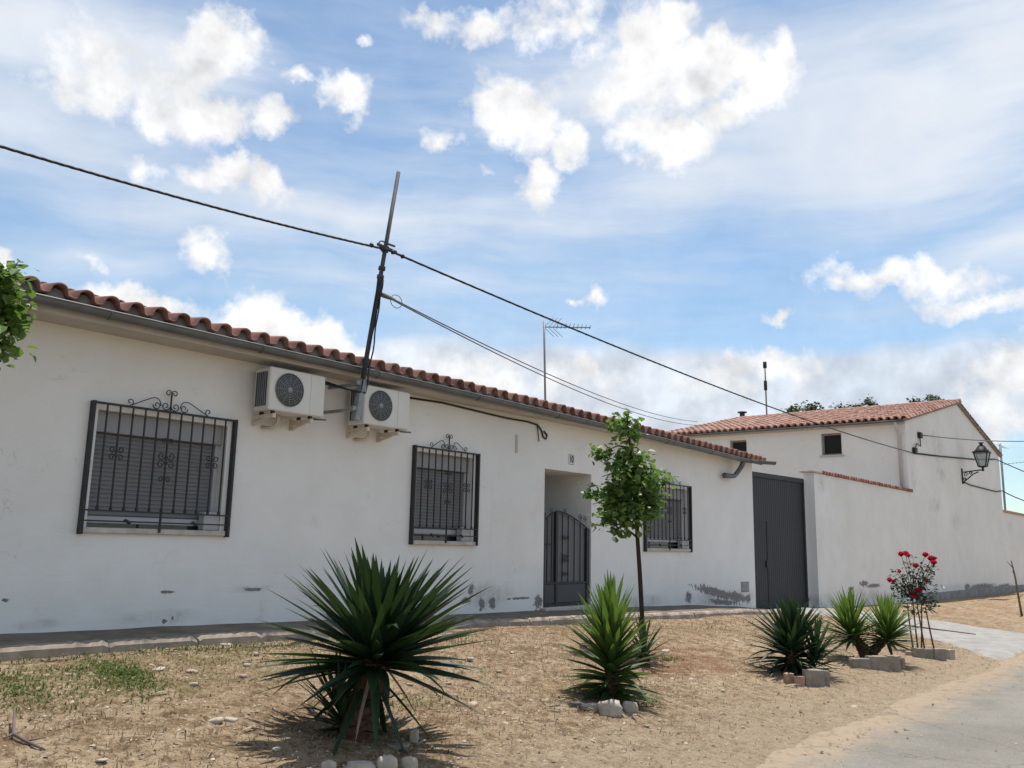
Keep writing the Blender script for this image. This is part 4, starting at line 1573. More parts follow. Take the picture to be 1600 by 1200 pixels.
def yucca(label, base, stem, n, Lr, W, el, mat, seed, young=.25, droop=.3, lean=(0, 0, 0), rads=(.1, .08), core=.25, extra=None, varf=1.0):
    rng = random.Random(seed)
    base = Vector(base)
    t = thing('yucca', label, 'yucca', base, 'yuccas planted along the verge')
    tr = MB()
    pts = [base + Vector(s) for s in stem]
    trunk(tr, [base - Vector((0, 0, .08))] + pts, [rads[0] * 1.25, rads[0]] + [rads[1]] * (len(pts) - 1), rng)
    tr.build('trunk', M['yuccatrunk'], t)
    cr = MB()
    top = pts[-1]
    lo = pts[-1].lerp(base, core)
    rosette(cr, lo, top + Vector((lean[0] * .05, lean[1] * .05, .04)), n, Lr, W, el[0], el[1], rng, young, droop, lean, varf)
    cr.build('leaves', M[mat], t)
    dl = MB()
    for k in range(max(4, n // 22)):
        az = rng.uniform(0, 2 * PI)
        e_ = R_(rng.uniform(-75, -20))
        d_ = Vector((math.cos(az) * math.cos(e_), math.sin(az) * math.cos(e_), math.sin(e_)))
        leaf_blade(dl, lo.lerp(top, rng.uniform(0, .25)) + Vector((d_.x, d_.y, 0)) * rads[1], d_, Lr[0] * rng.uniform(.5, .85), W * .26, .3, rng, rng.random() * .6, .5, 5, rng.uniform(-.8, .8))
    dl.build('dry_leaves', M['dryleaf'], t)
    if extra:
        for (nm, c0, c1, n2, L2, W2, e2) in extra:
            ex = MB()
            rosette(ex, base + Vector(c0), base + Vector(c1), n2, L2, W2, e2[0], e2[1], rng, .4, .3, (0, 0, 0), varf)
            ex.build(nm, M[mat], t)
    return t


b1 = on_ground(558, 1150)
CX2 = Vector((CX.x, CX.y, 0)).normalized()
yucca('largest dark yucca, broad fan of stiff leaves on a leaning brown trunk', b1,
      [CX2 * .0 + Vector((0, 0, .10)), CX2 * .05 + Vector((0, 0, .30)), CX2 * .12 + Vector((0, 0, .54))], 205, (.82, .90, .53), .100, (-10, 86), 'yucca_dark', 11,
      .13, .13, CX2 * .10, (.125, .10), .13,
      [('old_leaves', CX2 * .08 + Vector((0, 0, .40)), CX2 * .1 + Vector((0, 0, .46)), 9, (.62, .80, .70), .075, (-64, -30)),
       ('offshoot', CX2 * -.10 + Vector((0, 0, .03)), CX2 * -.14 + Vector((0, 0, .16)), 46, (.32, .52, .45), .045, (0, 70))])
b2 = on_ground(955, 1094)
yucca('upright bright green yucca beside the young tree, leafy down to the stones', b2,
      [(0, 0, .1), (0.0, 0, .32), (-.01, 0, .60)], 165, (.44, .56, .51), .078, (-14, 86), 'yucca_green', 12, .60, .22, (0, 0, 0), (.07, .06), .9)
b2b = on_ground(1006, 1040)
yucca('small yucca behind the upright green one, at the foot of the young tree', b2b,
      [(0, 0, .04), (0, 0, .12)], 30, (.22, .44, .42), .042, (10, 80), 'yucca_dark', 13, .3, .25, (0, 0, 0), (.05, .045), .6)
b3 = on_ground(1238, 1054)
yucca('dark bluish spreading yucca in front of the dark gate', b3,
      [(0, 0, .1), (.0, 0, .20), (.02, 0, .38)], 165, (.52, .66, .48), .068, (-24, 84), 'yucca_dark', 14, .14, .35, (0, 0, 0), (.085, .075), .75,
      [('offshoot', CX2 * .26 + Vector((0, 0, .02)), CX2 * .30 + Vector((0, 0, .28)), 50, (.35, .52, .45), .05, (-5, 80))])
b4 = on_ground(1355, 1033)
rng = random.Random(15)
y4 = thing('yucca', 'light green yucca with two heads on a forked stem, beside the rose', 'yucca', b4, 'yuccas planted along the verge')
tr = MB()
h1, h2 = b4 + CX2 * -.20 + Vector((0, 0, .37)), b4 + CX2 * .30 + Vector((0, 0, .34))
trunk(tr, [b4 - Vector((0, 0, .06)), b4 + CX2 * -.05 + Vector((0, 0, .15)), h1], [.085, .07, .06], rng)
tr.build('trunk', M['yuccatrunk'], y4)
tr = MB()
trunk(tr, [b4 + CX2 * .03 - Vector((0, 0, .05)), b4 + CX2 * .10 + Vector((0, 0, .14)), h2], [.075, .065, .055], rng)
tr.build('trunk', M['yuccatrunk'], y4)
for h, ln in ((h1, CX2 * -.12), (h2, CX2 * .10)):
    cr = MB()
    rosette(cr, h - Vector((0, 0, .10)), h + Vector((0, 0, .06)), 128, (.40, .54, .55), .056, -16, 84, rng, .62, .28, ln)
    cr.build('leaves', M['yucca_green'], y4)


# ---- broadleaf trees
def leaf_card(mb, p, d, nrm, L, W, var):
    d = Vector(d).normalized()
    s = d.cross(Vector(nrm))
    if s.length < .05:
        s = d.cross(Vector((.3, .5, .8)))
    s.normalize()
    n = s.cross(d)
    k = .16 * W
    vs = [p, p + d * L * .25 + s * W * .46 + n * k, p + d * L * .62 + s * W * .40 + n * k * .8, p + d * L, p + d * L * .62 - s * W * .40 + n * k * .8, p + d * L * .25 - s * W * .46 + n * k, p + d * L * .5]
    mb.add(vs, [(0, 1, 6), (1, 2, 6), (2, 3, 6), (3, 4, 6), (4, 5, 6), (5, 0, 6)], var)


def crown(lobes, leaf, dens, rng, mb, tw=None, hub=None):
    for (c, r) in lobes:
        c = Vector(c)
        n = int(dens * r[0] * r[1] * r[2] ** .0 * 60)
        nt = max(4, int(n / 9))
        for k in range(nt):
            # a twig end inside the lobe, its leaves hang round it
            a = Vector((rng.gauss(0, 1), rng.gauss(0, 1), rng.gauss(0, 1))).normalized()
            rr = rng.uniform(.35, 1.0) ** .6
            e = c + Vector((a.x * r[0], a.y * r[1], a.z * r[2])) * rr
            if tw is not None and hub is not None and rng.random() < .8:
                tw.tube([c + (e - c) * .1, c + (e - c) * .6 + Vector((0, 0, .02)), e], [.006, .004, .002], 4)
            for q in range(9):
                o_ = Vector((rng.gauss(0, 1), rng.gauss(0, 1), rng.gauss(0, .8)))
                p = e + o_ * leaf * .75
                d = Vector((a.x * .5 + rng.uniform(-1, 1), a.y * .5 + rng.uniform(-1, 1), rng.uniform(-1.1, .25)))
                up = Vector((rng.uniform(-.7, .7), rng.uniform(-.7, .7), 1))
                L = leaf * rng.uniform(.5, 1.2)
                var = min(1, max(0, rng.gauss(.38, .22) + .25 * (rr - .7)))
                leaf_card(mb, p, d, up, L, L * .92, var)


def tree_at(px_base, Yb):
    return


tb = on_ground(1005, 1006)
TD = tb.dot(CF)          # depth of the young tree


tdep = (tb - EYE).dot(CF)
tree = thing('young_tree', 'young tree with a slim straight trunk and loose bright green crown', 'tree', tb)
rng = random.Random(3)
tk = MB()
ax = [at_depth(a, b, tdep) for a, b in ((1005, 1006), (1003, 960), (1000, 900), (996, 840), (993, 790), (990, 740), (985, 700), (981, 665), (979, 650))]
tk.tube(ax, [.036, .031, .029, .026, .023, .019, .014, .010, .005], 10)
for (i, e) in ((3, (950, 815)), (4, (925, 768)), (4, (1040, 775)), (5, (1030, 735)), (5, (940, 745)), (6, (945, 705)), (4, (1010, 800)), (6, (1005, 710)), (3, (1000, 815))):
    q = at_depth(e[0], e[1], tdep + rng.uniform(-.4, .4))
    tk.tube([ax[i], ax[i].lerp(q, .5) + Vector((0, 0, .05)), q], [.016, .010, .004], 6)
cm = MB()
lob = []
for (px, py, r, dz) in ((981, 658, 17, 0), (976, 672, 20, .05), (985, 688, 12, 0), (947, 708, 13, -.1), (938, 705, 9, -.15), (965, 718, 20, -.05), (988, 722, 24, .1), (996, 740, 27, .0), (1012, 745, 20, .2), (975, 748, 28, -.2), (960, 775, 28, -.1), (938, 772, 14, -.2), (920, 768, 7, -.25), (990, 775, 34, .1), (1012, 772, 21, .0), (1014, 795, 16, .1), (970, 805, 24, .0), (995, 808, 24, -.2), (955, 798, 18, .15), (960, 826, 9, 0), (940, 812, 9, 0), (1030, 748, 9, -.2)):
    c = at_depth(px, py, tdep + dz)
    rm_ = r / FPX * tdep
    lob.append((c, (rm_, rm_, rm_ * .92)))
crown(lob, .088, 64, rng, cm, tk, True)
tk.build('trunk', M['bark'], tree)
cm.build('crown', M['treeleaf'], tree)

# leafy branches at the left edge belong to a street tree whose trunk stands just out of the picture
lt = Vector((1.35, 6.45, hbase(1.35, 6.45)))
ltree = thing('street_tree', 'leafy branches reaching in at the left edge, in front of the eave', 'tree', lt)
rng = random.Random(8)
tk = MB()
top = lt + Vector((.02, .05, 3.6))
tk.tube([lt - Vector((0, 0, .1)), lt + Vector((.01, 0, 1.2)), lt + Vector((0, .03, 2.2)), top], [.06, .055, .048, .02], 10)
lob = []
for (px, py, r, dz) in ((-90, 480, 75, 0), (-40, 440, 45, .2), (-30, 520, 50, -.1), (-120, 380, 70, 0), (-16, 425, 15, .0), (0, 440, 15, .05), (18, 426, 9, 0), (0, 470, 18, .1), (12, 486, 10, 0), (24, 462, 6, 0), (4, 505, 12, .0), (17, 508, 6, 0), (0, 540, 7, 0), (-150, 500, 60, 0), (-20, 480, 30, 0)):
    c = at_depth(px, py, 6.4 + dz)
    rm_ = r / FPX * 6.4
    lob.append((c, (rm_, rm_, rm_)))
    tk.tube([lt + Vector((0, .03, 2.3)), (lt + Vector((0, .03, 2.8))).lerp(c, .5), c], [.018, .011, .004], 5)
cm = MB()
for (dx, dy, dz, r) in ((0, 0, 3.75, .42), (-.35, .1, 3.3, .45), (-.55, -.2, 3.8, .4), (-.1, -.3, 3.1, .42), (-.15, .35, 3.4, .4), (-.2, 0, 4.25, .35), (.12, -.1, 3.4, .35)):
    c = lt + Vector((dx, dy, dz))
    lob.append((c, (r, r, r * .9)))
    tk.tube([lt + Vector((0, .03, 2.3)), (lt + Vector((0, .03, 2.8))).lerp(c, .5), c], [.018, .011, .004], 5)
crown(lob, .088, 40, rng, cm, tk, True)
tk.build('trunk', M['bark'], ltree)
cm.build('crown', M['treeleaf'], ltree)

# tree tops beyond the gabled house
rng = random.Random(17)
for i, (px, py, r, lab) in enumerate(((1243, 645, 14, 'far tree top showing at the left end of the row above the red roof'), (1270, 640, 17, 'bushy far tree top above the red roof, right of the mast'), (1318, 640, 11, 'smallest far tree top peeping above the middle of the red roof'),
                                      (1340, 637, 12, 'low far tree top near the middle of the red roof ridge'), (1363, 632, 15, 'pointed far tree top above the middle of the red roof'), (1428, 630, 12, 'flat far tree top just left of the gable peak'), (1452, 628, 14, 'far tree top closest to the gable peak'))):
    Yt = 21 + rng.uniform(-1, 2)
    c = onY(px, py, Yt)
    dep = (c - EYE).dot(CF)
    R = r / FPX * dep
    base = Vector((c.x, c.y, hbase(c.x, c.y)))
    t = thing('poplar_tree', lab, 'tree', base, 'trees behind the gabled house')
    MB().tube([base, base + Vector((.1, 0, c.z * .5)), c], [.22, .16, .05], 8).build('trunk', M['barkgrey'], t)
    cm = MB()
    lob = []
    for k in range(9):
        lob.append((c + Vector((rng.uniform(-1, 1) * R * .8, rng.uniform(-1, 1) * R * .8, rng.uniform(-2.2, .35) * R)), (R * .5, R * .5, R * .45)))
    lob.append((c + Vector((0, 0, R * .35)), (R * .45, R * .45, R * .5)))
    crown(lob, .22, 10, rng, cm)
    cm.build('crown', M['farleaf'], t)

# ---- rose bush
rb_ = on_ground(1436, 1013)
rdep = (rb_ - EYE).dot(CF)
rose = thing('rose_bush', 'thin tall rose bush with red blooms on bare stems', 'rose bush', rb_)
rng = random.Random(9)
FL = [(1408, 867, 8), (1415, 866, 8), (1419, 869, 6), (1446, 868, 8), (1455, 874, 9), (1459, 880, 8), (1431, 885, 8), (1390, 907, 7), (1396, 909, 5), (1447, 907, 7), (1435, 923, 8), (1428, 932, 9), (1405, 894, 5), (1461, 873, 5)]
bases = [rb_ + CX2 * dx + Vector((0, rng.uniform(-.08, .08), -.03)) for dx in (-.10, -.04, .03, .10, .16)]
fl_p = [at_depth(a, b, rdep + rng.uniform(-.18, .18)) for a, b, r in FL]
fork = [at_depth(a, b, rdep + rng.uniform(-.12, .12)) for a, b in ((1418, 945), (1426, 935), (1432, 940), (1440, 945), (1446, 950))]
for b, f in zip(bases, fork):
    MB().tube([b, b.lerp(f, .5) + Vector((rng.uniform(-.03, .03), 0, 0)), f], [.014, .012, .009], 6).build('stem', M['rosestem'], rose)
br = MB()
lm = MB()
anch = []
for p in fl_p:
    f = min(fork, key=lambda q: (q - p).length)
    m1 = f.lerp(p, .5) + Vector((rng.uniform(-.06, .06), rng.uniform(-.06, .06), .03))
    br.tube([f, m1, p], [.007, .006, .004], 5)
    anch += [f.lerp(m1, .6), m1, m1.lerp(p, .5)]
for (a, b) in ((1397, 900), (1400, 922), (1405, 935), (1415, 915), (1422, 900), (1440, 890), (1450, 892), (1458, 888), (1398, 890), (1428, 905), (1442, 935), (1455, 940), (1450, 948), (1440, 915), (1412, 900), (1404, 910), (1427, 872), (1458, 930), (1448, 925), (1460, 945), (1410, 945), (1402, 928), (1420, 955), (1436, 955), (1455, 955), (1464, 935), (1430, 945), (1445, 940), (1396, 915), (1465, 915), (1438, 905), (1450, 910)):
    p = at_depth(a, b, rdep + rng.uniform(-.2, .2))
    f = min(fork, key=lambda q: (q - p).length)
    br.tube([f, f.lerp(p, .5) + Vector((0, 0, .03)), p], [.006, .005, .003], 5)
    anch += [p, f.lerp(p, .7)]
for p in anch:
    for q in range(rng.randint(4, 8)):
        d = Vector((rng.uniform(-1, 1), rng.uniform(-1, 1), rng.uniform(-.6, .4)))
        L = rng.uniform(.05, .085)
        leaf_card(lm, p + d * .05, d, (rng.uniform(-.5, .5), rng.uniform(-.5, .5), 1), L, L * .7, rng.random())
br.build('twigs', M['rosestem'], rose)
lm.build('leaves', M['roseleaf'], rose)
for (a, b, r), p in zip(FL, fl_p):
    f = MB()
    R = r / FPX * rdep * 1.12
    for k in range(16):
        az = k * 2.4
        el = .15 + 1.25 * k / 16
        d = Vector((math.cos(az) * math.cos(el), math.sin(az) * math.cos(el), math.sin(el)))
        leaf_card(f, p - d * R * .1 + Vector((0, 0, -R * .25)), d + Vector((0, 0, .25)), -d + Vector((0, 0, .6)), R * 1.05, R * 1.0, rng.random())
    f.build('bloom', M['petal'], rose)

# ---- bare sapling at the right
sb = on_ground(1597, 962)
sdep = (sb - EYE).dot(CF)
sap = thing('bare_sapling', 'leafless thin sapling at the right edge before the gable', 'sapling', sb)
MB().tube([sb - Vector((0, 0, .05)), at_depth(1591, 930, sdep), at_depth(1586, 900, sdep), at_depth(1580, 876, sdep)], [.032, .027, .022, .014], 7).build('stem', M['barkgrey'], sap)
for (a, b, c_, d_) in ((1583, 888, 1574, 878), (1586, 900, 1582, 892), (1592, 935, 1599, 928)):
    MB().tube([at_depth(a, b, sdep), at_depth(c_, d_, sdep)], [.014, .008], 5).build('twig', M['barkgrey'], sap)


# ================================================================== STONES, BLOCKS
def rough_block(name, mat, sx, sy, sz, seed, rnd=.25, amp=.10, loc=(0, 0, 0), sub=5):
    """a block or stone: subdivided box, rounded and roughened"""
    rng = random.Random(seed)
    o3 = Vector((rng.uniform(0, 50), rng.uniform(0, 50), rng.uniform(0, 50)))
    mb = MB()
    idx = {}
    vs, fs = [], []

    def vid(i, j, k):
        key = (i, j, k)
        if key not in idx:
            p = Vector((i / sub * 2 - 1, j / sub * 2 - 1, k / sub * 2 - 1))
            q = p.normalized()
            s = p.lerp(q * 1.08, rnd)
            n = mnoise.noise(s * 1.1 + o3) * amp + mnoise.noise(s * 3.1 + o3) * amp * .4
            s = s * (1 + n)
            idx[key] = len(vs)
            vs.append((s.x * sx / 2, s.y * sy / 2, (s.z + 1) * sz / 2))
        return idx[key]
    for i in range(sub):
        for j in range(sub):
            for (a, rev) in ((0, True), (sub, False)):
                f = [(i, j, a), (i + 1, j, a), (i + 1, j + 1, a), (i, j + 1, a)]
                fs.append(tuple(vid(*c) for c in (reversed(f) if rev else f)))
                f = [(i, a, j), (i, a, j + 1), (i + 1, a, j + 1), (i + 1, a, j)]
                fs.append(tuple(vid(*c) for c in (reversed(f) if rev else f)))
                f = [(a, i, j), (a, i + 1, j), (a, i + 1, j + 1), (a, i, j + 1)]
                fs.append(tuple(vid(*c) for c in (reversed(f) if rev else f)))
    mb.add(vs, fs, .5, rnd > .5)
    o = mb.build(name, mat)
    o.location = loc
    return o


def stone_at(px, py, wpx, hpx, mat, label, seed, name='paving_block', cat='block', group=None, rnd=.18, depth=None, rot=0.0, amp=.10):
    """px,py: foot of the stone's face"""
    p = on_ground(px, py)
    dep = (p - EYE).dot(CF)
    k = dep / FPX
    w, h = wpx * k, hpx * k
    o = rough_block(name, M[mat], w, depth or w * .6, h * 1.25, seed, rnd, amp)
    fwd = Vector((CF.x, CF.y, 0)).normalized()
    o.location = p + fwd * ((depth or w * .6) * .4) + Vector((0, 0, -h * .22))
    o.rotation_euler = (0, 0, math.atan2(CX.y, CX.x) + rot)
    tag(o, label, cat, group)
    return o


GB = 'stones and blocks edging the yucca and rose beds'
stone_at(512, 1209, 22, 17, 'stone', 'small tan rounded stone, leftmost below the largest yucca', 1, 'edging_stone', 'stone', GB, .62, amp=.28)
stone_at(559, 1211, 44, 17, 'stone', 'long whitish stone at the bottom below the largest yucca', 2, 'edging_stone', 'stone', GB, .55, amp=.28)
stone_at(603, 1212, 33, 26, 'stone', 'round brownish stone below the largest yucca, beside the long whitish one', 3, 'edging_stone', 'stone', GB, .66, amp=.26)
stone_at(638, 1209, 24, 24, 'stone', 'round stone, rightmost of the row below the largest yucca', 4, 'edging_stone', 'stone', GB, .66, amp=.26)
stone_at(621, 1170, 34, 6, 'block', 'flat grey slate lying right of the largest yucca trunk', 5, 'edging_stone', 'stone', GB, .45, amp=.28)
stone_at(646, 1160, 15, 18, 'stone', 'small upright stone right of the flat slate', 6, 'edging_stone', 'stone', GB, .55, amp=.28)
stone_at(954, 1119, 36, 22, 'stone', 'large rounded grey stone in front of the upright green yucca', 7, 'edging_stone', 'stone', GB, .55, amp=.28)
stone_at(986, 1114, 22, 16, 'stone', 'pale stone right of the large rounded one at the upright yucca', 8, 'edging_stone', 'stone', GB, .58, amp=.28)
stone_at(922, 1110, 28, 9, 'stone', 'thin flat stone left of the large rounded one at the upright yucca', 9, 'edging_stone', 'stone', GB, .45, amp=.28)
stone_at(900, 1106, 18, 8, 'twig', 'dark clod at the far left of the upright yucca bed', 10, 'edging_stone', 'stone', GB, .55, amp=.28)
stone_at(1234, 1069, 16, 16, 'brickred', 'reddish broken block, leftmost in front of the dark spreading yucca', 11, group=GB, rnd=.3, rot=.3)
stone_at(1250, 1072, 16, 14, 'brickred', 'dull brown block right of the reddish broken one', 12, group=GB, rnd=.25)
stone_at(1274, 1074, 31, 25, 'block', 'biggest square grey block in front of the dark spreading yucca', 13, group=GB, rnd=.1)
stone_at(1292, 1074, 11, 24, 'block', 'narrow grey block at the right end of the spreading yucca bed', 14, group=GB, rnd=.12)
stone_at(1283, 1052, 26, 8, 'block', 'dark low block at the back right of the spreading yucca bed', 15, group=GB, rnd=.15)
stone_at(1346, 1044, 29, 14, 'block', 'low leaning grey block, leftmost below the two-headed yucca', 16, group=GB, rnd=.2)
stone_at(1374, 1046, 32, 19, 'block', 'wide grey block in the middle below the two-headed yucca', 17, group=GB, rnd=.1)
stone_at(1398, 1048, 20, 22, 'block', 'tall grey block at the right below the two-headed yucca', 18, group=GB, rnd=.1)
stone_at(1411, 1046, 6, 17, 'block', 'thin upright slab at the right end of the two-headed yucca bed', 19, group=GB, rnd=.12, depth=.2)
stone_at(1437, 1029, 16, 15, 'block', 'grey block at the left below the rose bush', 20, group=GB, rnd=.1)
stone_at(1453, 1030, 16, 15, 'block', 'grey block in the middle below the rose bush', 21, group=GB, rnd=.1)
stone_at(1470, 1032, 18, 17, 'block', 'lighter grey block below the rose bush, right of the middle one', 22, group=GB, rnd=.12)
stone_at(1487, 1030, 13, 14, 'stone', 'tilted pale block at the right end of the rose bed', 23, group=GB, rnd=.15, rot=.5)
stone_at(1422, 1026, 12, 8, 'stone', 'small whitish stone at the left end of the rose bed', 24, 'edging_stone', 'stone', GB, .45, amp=.28)

# loose stones on the verge: six shapes, copied
protos = [rough_block('loose_stone', M['stone'], 1, rng.uniform(.6, .9), rng.uniform(.35, .5), 60 + i, .75, .22, sub=4) for i in range(6)]
RK = [(302, 1071, 14), (298, 1049, 16), (352, 1008, 18), (248, 1046, 20), (303, 1050, 12), (152, 1092, 12), (120, 1092, 10), (337, 1128, 24), (360, 1127, 20), (160, 1188, 18), (105, 1055, 14), (380, 1058, 14), (385, 1040, 10), (310, 1062, 9),
      (435, 1190, 14), (700, 1068, 12), (740, 1100, 14), (735, 1030, 16), (640, 1070, 10), (432, 1172, 16), (1070, 1100, 8), (1088, 1101, 8), (1100, 1068, 9), (1150, 1003, 12), (1142, 1000, 9), (1335, 1106, 14), (1555, 1057, 6), (1248, 1128, 6), (1040, 1018, 14), (1080, 1062, 10),
      (420, 1062, 10), (70, 1120, 9), (250, 1090, 8), (790, 1130, 9), (830, 1095, 9), (860, 1060, 8), (780, 1050, 8), (1130, 1080, 9), (1010, 1135, 10), (1170, 1120, 8), (725, 1160, 9), (800, 1020, 9), (445, 1025, 9), (400, 1023, 11)]
rng = random.Random(77)
for i, (a, b, w) in enumerate(RK):
    p = on_ground(a, b)
    k = (p - EYE).dot(CF) / FPX * w
    o = protos[i] if i < 6 else protos[i % 6].copy()
    if i >= 6:
        COL.objects.link(o)
    o.location = p + Vector((0, 0, -.12 * k))
    o.scale = (k, k, k * rng.uniform(.7, 1.1))
    o.rotation_euler = (rng.uniform(-.2, .2), rng.uniform(-.2, .2), rng.uniform(0, 6.28))
    tag(o, 'small loose stone lying on the bare dirt verge', 'stone', 'loose stones scattered on the dirt verge')

# fallen twig at lower left and dark bar for the driveway's shaded edge step
tg = MB()
q = [on_ground(a, b) for a, b in ((20, 1132), (20, 1152), (42, 1163), (70, 1175))]
tg.tube([q[0] + Vector((0, 0, .10)), q[1] + Vector((0, 0, .02)), q[2] + Vector((0, 0, .015)), q[3] + Vector((0, 0, .012))], [.007, .011, .010, .006], 6)
tg.tube([q[1] + Vector((0, 0, .02)), on_ground(4, 1158) + Vector((0, 0, .015))], [.008, .004], 5)
tg.tube([q[2] + Vector((0, 0, .02)), on_ground(72, 1160) + Vector((0, 0, .03))], [.006, .003], 5)
o = tg.build('fallen_twig', M['twig'])
tag(o, 'dead forked twig lying on the dirt at the lower left', 'twig')
pk = MB()
q0, q1 = on_ground(1398, 979), on_ground(1524, 995)
pk.bar(q0 + Vector((0, 0, .03)), q1 + Vector((0, 0, .02)), .16, .07)  # shade of the slab's edge step, put in as a dark bar
o = pk.build('slab_edge_shade', M['twig'])
tag(o, 'dark strip standing for the shaded edge step on the far side of the concrete driveway', 'slab_edge_shade')
pk = MB()
q0, q1 = on_ground(1368, 941, 0), on_ground(1450, 947, 0)
o = None


# ================================================================== GROUND COVER
def blades(mb, pts, hmin, hmax, w, rng, lay=.4, seg=2):
    for p in pts:
        a = rng.uniform(0, 2 * PI)
        tilt = rng.uniform(0, lay)
        h = rng.uniform(hmin, hmax)
        d = Vector((math.cos(a) * math.sin(tilt * PI / 2), math.sin(a) * math.sin(tilt * PI / 2), math.cos(tilt * PI / 2)))
        s = Vector((-math.sin(a), math.cos(a), 0)) * w * rng.uniform(.6, 1.3)
        p = Vector(p)
        m = p + d * h * .55
        e = p + (d + Vector((math.cos(a) * .4, math.sin(a) * .4, -.25))).normalized() * h
        mb.add([p - s, p + s, m + s * .7, m - s * .7, e], [(0, 1, 2, 3), (3, 2, 4)], rng.random())


rng = random.Random(21)
pts = []
for (px, py, rx_, ry_, n) in ((185, 1060, .26, .50, 1500), (45, 1085, .36, .42, 900), (190, 1050, .16, .30, 700), (400, 1010, 1.0, .22, 700), (100, 1026, 1.1, .14, 500), (300, 1010, .8, .2, 350), (720, 1000, .5, .25, 320), (655, 1100, .35, .2, 200), (1050, 1030, .2, .12, 120), (1040, 1028, .15, .1, 60), (10, 1060, .5, .25, 350), (250, 1040, .9, .3, 300),
                               (590, 1155, .35, .2, 100), (1004, 1100, .16, .10, 160), (1010, 1092, .10, .10, 90), (1130, 975, 1.5, .3, 160)):
    c = on_ground(px, py)
    for k in range(n):
        x, y = c.x + rng.gauss(0, rx_ * .6), c.y + rng.gauss(0, ry_ * .6)
        if y > kerbY(x) - .04:
            continue
        pts.append((x, y, hground(x, y) - .004))
wd = MB()
blades(wd, pts, .016, .062, .0062, rng, 1.0)
o = wd.build('weeds', M['weed'])
tag(o, 'low green weeds growing in patches on the dirt verge', 'weeds', None, 'stuff')

pts = []
while len(pts) < 30000:
    x = rng.uniform(1.8, 22) if rng.random() < .75 else rng.uniform(1.8, 9)
    y = rng.uniform(3.2, 7.8)
    if y > kerbY(x) - .03:
        continue
    dn = mnoise.noise(Vector((x * .9, y * 1.1, 9))) * .5 + .5
    if rng.random() > dn * (.12 + .88 * smooth((y - 3.3) / 1.9)):
        continue
    if 15 < x < 23 and y < 8 and x > interp((8.55 - y) / 5.5, [0, .45, .8, 1], [19.1, 18.3, 16.6, 15.3]):
        continue
    pts.append((x, y, hground(x, y) - .002))
sw = MB()
blades(sw, pts, .015, .07, .0030, rng, 1.25)
o = sw.build('dry_grass', M['straw'])
tag(o, 'short dry straw and litter scattered over the dirt verge', 'dry grass', None, 'stuff')

gv = MB()
cnt = 0
while cnt < 15000:
    x = rng.uniform(1.8, 24) if rng.random() < .7 else rng.uniform(1.8, 9)
    y = rng.uniform(1.6, 7.8)
    if y > kerbY(x) - .03:
        continue
    if rng.random() > (.06 + .94 * smooth((y - 2.3) / 1.8)):
        continue
    r = .004 + .017 * rng.random() ** 3.5
    z = max(hground(x, y), .014 if y < 2.9 else -1)
    v8 = []
    for (i, j, k) in ((1, 0, 0), (0, 1, 0), (-1, 0, 0), (0, -1, 0)):
        v8.append((x + i * r * rng.uniform(.6, 1.3), y + j * r * rng.uniform(.6, 1.3), z + r * rng.uniform(-.1, .3)))
    v8.append((x + r * rng.uniform(-.3, .3), y + r * rng.uniform(-.3, .3), z + r * rng.uniform(.5, .9)))
    gv.add(v8, [(0, 1, 4), (1, 2, 4), (2, 3, 4), (3, 0, 4)], rng.random())
    cnt += 1
o = gv.build('gravel', M['gravel'])
tag(o, 'fine pebbles and crumbs of soil on the verge and road edge', 'gravel', None, 'stuff')

lt_ = MB()
for (px, py, rx_, ry_, n) in ((890, 1100, .22, .14, 26), (1000, 1095, .22, .12, 20), (560, 1160, .5, .35, 40), (1020, 1045, .3, .25, 22), (1225, 1062, .4, .2, 18), (1370, 1040, .4, .15, 12), (330, 1100, 1.5, .8, 26), (800, 1080, 1.8, .7, 30)):
    c = on_ground(px, py)
    for k in range(n):
        x, y = c.x + rng.gauss(0, rx_), c.y + rng.gauss(0, ry_)
        if y > kerbY(x) - .1 or y < 3.2:
            continue
        a = rng.uniform(0, 2 * PI)
        leaf_blade(lt_, (x, y, hground(x, y) + rng.uniform(.006, .02)), (math.cos(a), math.sin(a), rng.uniform(-.02, .12)), rng.uniform(.05, .24), rng.uniform(.008, .026), .25, rng, rng.random(), .5, 4, rng.uniform(-.5, .5))
o = lt_.build('leaf_litter', M['dryleaf'])
tag(o, 'dry fallen leaf blades lying round the yuccas on the dirt', 'leaf litter', None, 'stuff')

# ================================================================== SUN, SKY, CAMERA
SUN = Vector((.27, .085, .95)).normalized()
sl = bpy.data.lights.new('sun', 'SUN')
sl.energy = 4.1
sl.angle = R_(.53)
sl.color = (1.0, .945, .86)
so_ = bpy.data.objects.new('sun', sl)
COL.objects.link(so_)
so_.rotation_euler = SUN.to_track_quat('Z', 'Y').to_euler()
so_.location = (0, 0, 30)

world = bpy.data.worlds.new('World')
sc.world = world
world.use_nodes = True
t = NT(world.node_tree)
bg = t.n['Background']
sky = t.new('ShaderNodeTexSky', sky_type='NISHITA')
sky.sun_disc = False
sky.sun_elevation = math.asin(SUN.z)
sky.sun_rotation = math.atan2(SUN.x, SUN.y)
sky.air_density = 1.0
sky.dust_density = 0.25
sky.ozone_density = 1.2
SKYS = .110
dirv = t.new('ShaderNodeTexCoord').outputs['Generated']
dn = t.vmath('NORMALIZE', dirv)
sx = t.new('ShaderNodeSeparateXYZ')
t.l.new(dn, sx.inputs[0])
az = t.math('MULTIPLY', t.math('ARCTAN2', sx.outputs[1], sx.outputs[0]), 180 / PI)
el = t.math('MULTIPLY', t.math('ARCSINE', sx.outputs[2]), 180 / PI)
cmb = t.new('ShaderNodeCombineXYZ')
t.l.new(az, cmb.inputs[0])
t.l.new(el, cmb.inputs[1])
